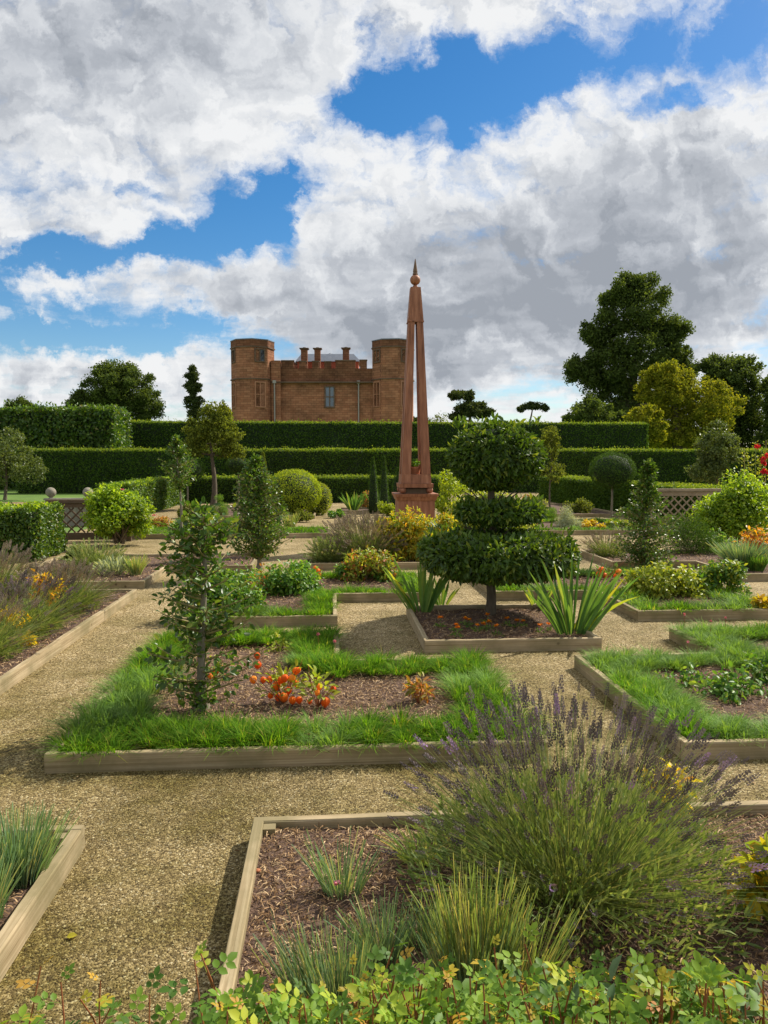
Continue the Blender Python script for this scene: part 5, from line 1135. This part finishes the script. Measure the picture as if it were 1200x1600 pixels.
for i,(px,py,sz) in enumerate(mg):
    g = G(px,py+7,.055); s = math.hypot(*g)/FPX; h = random.uniform(.05,.08)
    near = ['at the far left of','in front of the left iris in','second from the left front of','just right of the second one at the left of','nearest the front board left of the middle of','left of the trunk, farther of a touching pair in','left of the trunk, nearer of a touching pair in','closest to the trunk in',
            'nearest the front board at the middle of','just right of the trunk in','left one of the pair right of the trunk in','right one of the pair right of the trunk in','left one of the two beside the large iris in','right one of the two beside the large iris in','between the middle and the left group of'][i]
    o = thing('marigold', 'orange marigold '+near+' the topiary bed', 'flower', (g[0],g[1],.055), group='marigolds under the topiary tree')
    n=18; a=rng.uniform(0,6.28,n); b=MB(); leaves(b,np.zeros((n,3))+A((0,0,h)),np.stack([np.cos(a),np.sin(a),rng.uniform(.1,1.3,n)],1),np.tile(A((0,0,1.)),(n,1)),sz*s*.72,sz*s*.52,LEAF4); b.obj('petals','marigold',o)
    MB().tube([(0,0,0),(.003,0,h)],.0018,.0015,4).obj('stem','lavstem',o)
    n=34; v=rdir(n); v[:,2]=np.abs(v[:,2])*.6; b=MB(); leaves(b,v*.055*rng.random((n,1)),v,rdir(n)+A((0,0,.8)),.03,.012,LEAF4); b.obj('foliage','green',o,kind='stuff')
thr = [(497,991,9,'thrift flower rising from the back strip of grass by the notch'),(523,1002,8,'thrift flower at the corner of the notch'),(744,0,0,''),
       (1069,960,7,'thrift flower before the back board of the right beds'),(1074,1003,7,'thrift flower on the grass at the right notch'),(1110,970,6,'thrift flower between the two right beds'),
       (1133,965,6,'thrift flower near the right photo edge')]
for px,py,sz,lab in thr:
    if not sz: continue
    foot = G(px, py+24 if py > 975 else py+22, .1); D = math.hypot(*foot)*math.cos(math.atan2(foot[0],foot[1])-YAW); z = ZP(py,D); r=sz*D/FPX*.40
    o = thing('thrift', 'pink '+lab, 'flower', (foot[0],foot[1],.08), group='pink thrift flowers')
    MB().tube([(0,0,0),(.004,.002,(z-.08)*.6),(0,0,z-.08)],.0022,.0016,5).obj('stem','redstem',o)
    n=26; v=rdir(n); b=MB(); leaves(b,np.zeros((n,3))+A((0,0,z-.08)),v,rdir(n),r,r*.6,LEAF4); b.obj('flower_head','pink',o)
# peonies and leafy plants
shrub('peony', 'small peony with autumn tinted leaves alone in the front left bed', 'plant', 655, 1097, None, 62, 46, 120, .052, 'autumn', parts=120, lumps=9, stems=9, stemmat='redstem', wid=.38, droop=0, second=None)
shrub('peony', 'tall yellow peony in front of the obelisk, the left bush', 'plant', 630, 862, 11.8, 84, 86, 4200, .075, 'yellow', lumps=22, wid=.34, low=.05, stems=16, second=('yellowgreen',.45))
shrub('peony', 'tall yellow peony in front of the obelisk, the right bush', 'plant', 690, 862, 11.9, 56, 84, 2600, .075, 'yellow', lumps=16, wid=.34, low=.05, stems=12, second=('yellowgreen',.6))
shrub('peony', 'yellow peony in front of the obelisk, between the other two', 'plant', 660, 862, 11.6, 56, 78, 2600, .075, 'yellow', lumps=18, wid=.34, low=.05, stems=12, second=('yellowgreen',.5))
shrub('peony', 'pink tinged peony left of the three orange husks', 'plant', 572, 906, None, 92, 52, 1700, .06, 'yellowgreen', lumps=14, wid=.45, second=('autumn',.35))
shrub('strawberry_patch', 'green leafy patch right of the dense dark holly', 'plant', 452, 926, None, 120, 54, 2300, .05, 'green', lumps=18, rdepth=.7)
shrub('strawberry_patch', 'green leafy patch behind the branches of the nearer holly', 'plant', 350, 955, None, 130, 76, 2600, .05, 'green', lumps=18, rdepth=.7)
shrub('strawberry_patch', 'bright green leaves in the notch of the left back bed', 'plant', 545, 905, None, 50, 26, 600, .045, 'green', lumps=9)
shrub('herb_clump', 'green leaves at the right end of the left back bed', 'plant', 604, 905, None, 46, 26, 600, .045, 'green', lumps=8)
shrub('herb_clump', 'withered reddish stems below the dense dark holly', 'plant', 405, 928, None, 56, 36, 160, .04, 'autumn', lumps=7, stems=22, stemmat='redstem')
shrub('geranium_patch', 'yellow green geraniums in front of the right holly', 'plant', 1040, 932, None, 150, 50, 2600, .05, 'yellowgreen', lumps=22, rdepth=.6)
shrub('geranium_patch', 'bright green geraniums at the right of the yellow green ones', 'plant', 1125, 926, None, 130, 48, 1900, .05, 'green', lumps=16, rdepth=.6, second=('yellowgreen',.3))
shrub('herb_clump', 'yellow orange clump at the right photo edge beyond the notch', 'plant', 1194, 955, None, 42, 32, 500, .05, 'yellow', lumps=9)
shrub('strawberry_patch', 'strawberry leaves in the right L-shaped bed', 'plant', 1150, 1085, None, 160, 50, 460, .042, 'green', parts=200, lumps=16, rdepth=.7)
shrub('strawberry_patch', 'trailing strawberry leaves along the middle of the right bed', 'plant', 1075, 1068, None, 120, 30, 260, .036, 'green', parts=150, lumps=12, rdepth=.6)
shrub('hellebore', 'leafy plant at the right photo edge in the right L-shaped bed', 'plant', 1195, 1060, None, 90, 52, 300, .045, 'green', parts=150, lumps=12)
shrub('herb_clump', 'small green plant in the back corner of the front left bed', 'plant', 437, 1015, None, 40, 24, 90, .035, 'yellowgreen', parts=90, lumps=6)
shrub('peony', 'red and orange leaved shrub at the right photo edge', 'plant', 1192, 870, 12.5, 66, 50, 460, .075, 'autumn', lumps=16, wid=.6, second=('orange',.3), stems=14, stemmat='redstem')
shrub('peony', 'pale flowered herb in front of the right rose bush', 'plant', 1132, 866, 12.8, 50, 44, 600, .055, 'green', lumps=10, second=('silver',.2))
shrub('peony', 'plant with orange and yellow leaves in the long left bed', 'plant', 75, 965, None, 66, 78, 380, .06, 'orange', lumps=16, wid=.34, low=.3, second=('yellow',.6))
shrub('shrub', 'yellow leaved plant among the lavender at the left photo edge', 'plant', 20, 1010, None, 60, 80, 400, .05, 'yellow', lumps=10, wid=.34)
shrub('peony', 'yellow leaved plant behind the big lavender', 'plant', 1035, 1300, None, 100, 130, 300, .05, 'yellow', parts=300, lumps=16, wid=.45, z0=.05, low=.3, second=('yellowgreen',.3))
shrub('peony', 'yellowing peony at the right photo edge in the foreground bed', 'plant', 1205, 1440, None, 120, 200, 330, .06, 'yellowgreen', parts=300, lumps=16, wid=.5, low=.15, second=('yellow',.4))
# hollyhocks
for i,(px,top,reds) in enumerate(((1180,690,(698,),),(1190,705,(718,724)),(1196,688,(712,)),(1163,700,()),(1174,712,()))):
    D=21.5; g=AT(px,D); h=ZP(top,D); o=thing('hollyhock', ['tall hollyhock with a red bloom near its top','hollyhock with two red blooms at the right edge','hollyhock at the right photo edge','budding hollyhock without blooms, the left one','short budding hollyhock without blooms'][i],'flower',(g[0],g[1],0),group='hollyhocks')
    MB().tube([(0,0,0),(.02,0,h*.5),(0,0,h)],.014,.008,5).obj('stem','lavstem',o)
    n=150; b=MB(); z=rng.random(n)*h; v=rdir(n); leaves(b,np.stack([v[:,0]*.06,v[:,1]*.06,z],1),v+A((0,0,.4)),rdir(n),.06,.045); b.obj('foliage','yellowgreen',o,kind='stuff')
    for ry in list(reds)+([736] if i in (1,2) else []):
        v=rdir(14); b=MB(); leaves(b,np.zeros((14,3))+A((.02,-.06,ZP(ry,D))),v,rdir(14),.10,.09,LEAF6); b.obj('bloom','red',o)
# little things lying about
g=G(104,1468); fo=thing('fallen_leaf','single pale yellow leaf lying on the gravel path','leaf',(g[0],g[1],.008)); b=MB(); leaves(b,A([(0,0,0.)]),A([(1,.3,0.1)]),A([(0,-.3,1.)]),.034,.026,LEAF6); b.obj('blade','yellow',fo)
g=G(527,1432); bloom(g[0],g[1]-.02,.13,'small pink carnation flower in the foreground bed','pink',.016,'carnation')
for px,py,lab,r in ((395,1345,'white pebble by the left board of the foreground bed',.012),(403,1362,'reddish pebble on the mulch of the foreground bed',.011)):
    g=G(px,py,.06); o=MB().lathe([(.3*r,0),(r,.3*r),(.9*r,.7*r),(.4*r,1.0*r)],9).obj('pebble','stone' if px<400 else 'terracotta'); o.location=(g[0],g[1],.06); tag(o,lab,'stone')

def litter():
    n=520; x=rng.uniform(-2.2,2.2,n); y=rng.uniform(1.9,9,n); k=np.ones(n,bool); dm=np.full(n,9.)
    for p in BEDS: k &= ~inside(p,x,y); dm=np.minimum(dm,edge_dist(p,x,y))
    k &= (rng.random(n) < np.exp(-dm/.10)+.12); x,y=x[k],y[k]; n=len(x); d=rdir(n); d[:,2]*=.12; b=MB()
    leaves(b,np.stack([x,y,np.full(n,.006)],1),d,rdir(n)*.3+A((0,0,1)),rng.uniform(.012,.035,n),rng.uniform(.002,.014,n),LEAF4)
    tag(b.obj('leaf_litter','chips'),'dry twigs and shrivelled leaves lying on the gravel along the boards',kind='stuff')
litter()
# ------------------------------------------------------------------ the rose hedge right below the camera
def rose_leaf_T():
    V=[];F=[]
    def leaflet(c,ang,l,w):
        k,q=math.cos(ang),math.sin(ang); o=len(V)
        for (x,y,z) in ((0,0,0),(.25,.40,.06),(.62,.42,.05),(1,0,-.10),(.62,-.42,.05),(.25,-.40,.06),(.5,0,-.02)):
            X=x*l; Y=y*w; V.append((c[0]+k*X-q*Y, c[1]+q*X+k*Y, z*l-c[0]**2*.25))
        for f in ((0,1,6),(6,1,2),(6,2,3),(0,6,5),(6,4,5),(6,3,4)): F.append(tuple(o+i for i in f))
    leaflet((.62,0),0,.40,.27)
    for x,l in ((.55,.34),(.28,.30)):
        leaflet((x,.015),1.15,l,.24); leaflet((x,-.015),-1.15,l,.24)
    o=len(V); V+= [(0,-.008,0),(0,.008,0),(.62,.006,-.096),(.62,-.006,-.096)]; F+=[(o,o+1,o+2),(o,o+2,o+3)]
    return (A(V,float),[A(F)])
RT_ = rose_leaf_T()
def rosehedge():
    o = thing('rose_hedge','leafy rose hedge along the bottom of the photo in front of the beds','rose hedge',(0.2,1.38,0))
    # shoots: (px, py of tip, depth)
    tips=[]; 
    def addt(px,py,D,young): tips.append((px,py,D,young))
    for px,py in ((38,1510),(70,1535),(100,1560),(135,1533),(215,1555),(290,1500),(310,1520),(300,1490),(150,1575),(255,1590),(190,1590)): addt(px,py,1.55,rng.random()<.4)
    for px,py in ((395,1555),(365,1580),(420,1545),(548,1512),(560,1540),(615,1480),(622,1500),(640,1515),(705,1520),(690,1500),(780,1480),(830,1475),(770,1510),(860,1510),(950,1520),(1005,1555),(1050,1530),(1120,1555),(1165,1515),(1180,1535)): addt(px,py,1.5+.12*rng.random(),rng.random()<.55)
    for i in range(340):
        px=rng.uniform(330,1230); py=rng.uniform(1525,1600) if px>560 else rng.uniform(1555,1610); addt(px,py,rng.uniform(1.35,1.6),rng.random()<.22)
    for i in range(120):
        px=rng.uniform(300,1350); addt(px,rng.uniform(1600,1760),rng.uniform(1.1,1.5),rng.random()<.1)
    for i in range(34):
        px=rng.uniform(-60,400); addt(px,rng.uniform(1592,1680),rng.uniform(1.4,1.6),rng.random()<.3)
    st=MB(); P=[];Dv=[];Ln=[];Yg=[]
    loc=A((0.2,1.38,0))
    for (px,py,D,yg) in tips:
        g=AT(px,D); tip=A((g[0],g[1],max(.12,ZP(py,D)))); root=tip*A((1,1,0))+A((rng.normal(0,.07),rng.normal(0,.05)-.02,0))
        ax=tip-root; pts=[root,root+ax*A((.3,.3,.5))+rdir(1)[0]*.02,root+ax*A((.7,.7,.82)),tip]; t=np.linspace(0,1,8)
        pts=A([np.interp(t,[0,.5,.82,1],[p[k] for p in pts]) for k in range(3)]).T-loc; st.tube(pts,.0035,.0016,5)
        nl=rng.integers(5,9); H=tip[2]
        for j in range(nl):
            f=1-(j/nl)**1.1*min(.75,.30/H)*1.0; q=A([np.interp(f,t,pts[:,k]) for k in range(3)]); a=j*2.4+px; up=.9 if j==0 else rng.uniform(.0,.6)
            P.append(q); Dv.append((math.cos(a),math.sin(a),up)); Ln.append((.074 if j else .055)*rng.uniform(.7,1.15)*(1.05 if not (yg and j<3) else .72)); Yg.append(yg and j<3)
    st.obj('stems','redstem',o,kind='stuff')
    P=A(P);Dv=A(Dv);Ln=A(Ln);Yg=A(Yg); N=rdir(len(P))*.35+A((0,-.1,1))
    leafparts(o,P[Yg],Dv[Yg],N[Yg],Ln[Yg],Ln[Yg],'rose_young',RT_,name='young_leaf',limit=150,rest='young_foliage')
    leafparts(o,P[~Yg],Dv[~Yg],N[~Yg],Ln[~Yg],Ln[~Yg],'rose',RT_,limit=300,rest='foliage',score=lambda P_,L,cd: (P_[:,2]>.35)*L/cd+.001*P_[:,2])
    # broad grey green leaves growing through the hedge at the right
    o2 = thing('sage_plant','grey green broad leaved plant growing through the rose hedge at the bottom right','plant',(.85,1.5,0)); n=70
    Dp=rng.uniform(1.42,1.62,n); px=rng.uniform(800,1230,n); P2=[]; 
    for i in range(n):
        g=AT(px[i],Dp[i]); P2.append((g[0]-.85,g[1]-1.5,ZP(rng.uniform(1530,1610),Dp[i])-.0))
    P2=A(P2); a=rng.uniform(0,6.28,n); d=np.stack([np.cos(a),np.sin(a),rng.uniform(.1,1.2,n)],1); L=rng.uniform(.03,.06,n)
    leafparts(o2,P2,d,rdir(n)*.5+A((0,-.3,1)),L,L*.38,'sage',LEAF6,limit=300)
    b=MB()
    for i in range(0,n,3): limb(b,(P2[i][0],P2[i][1],0),P2[i],.003,.0015,.03,5,4)
    b.obj('stems','twig',o2,kind='stuff')
MT['sage'] = leafmat('sage_leaf', [(.06,.12,.06),(.10,.17,.10),(.17,.24,.15)], .2, .65, .12)
rosehedge()
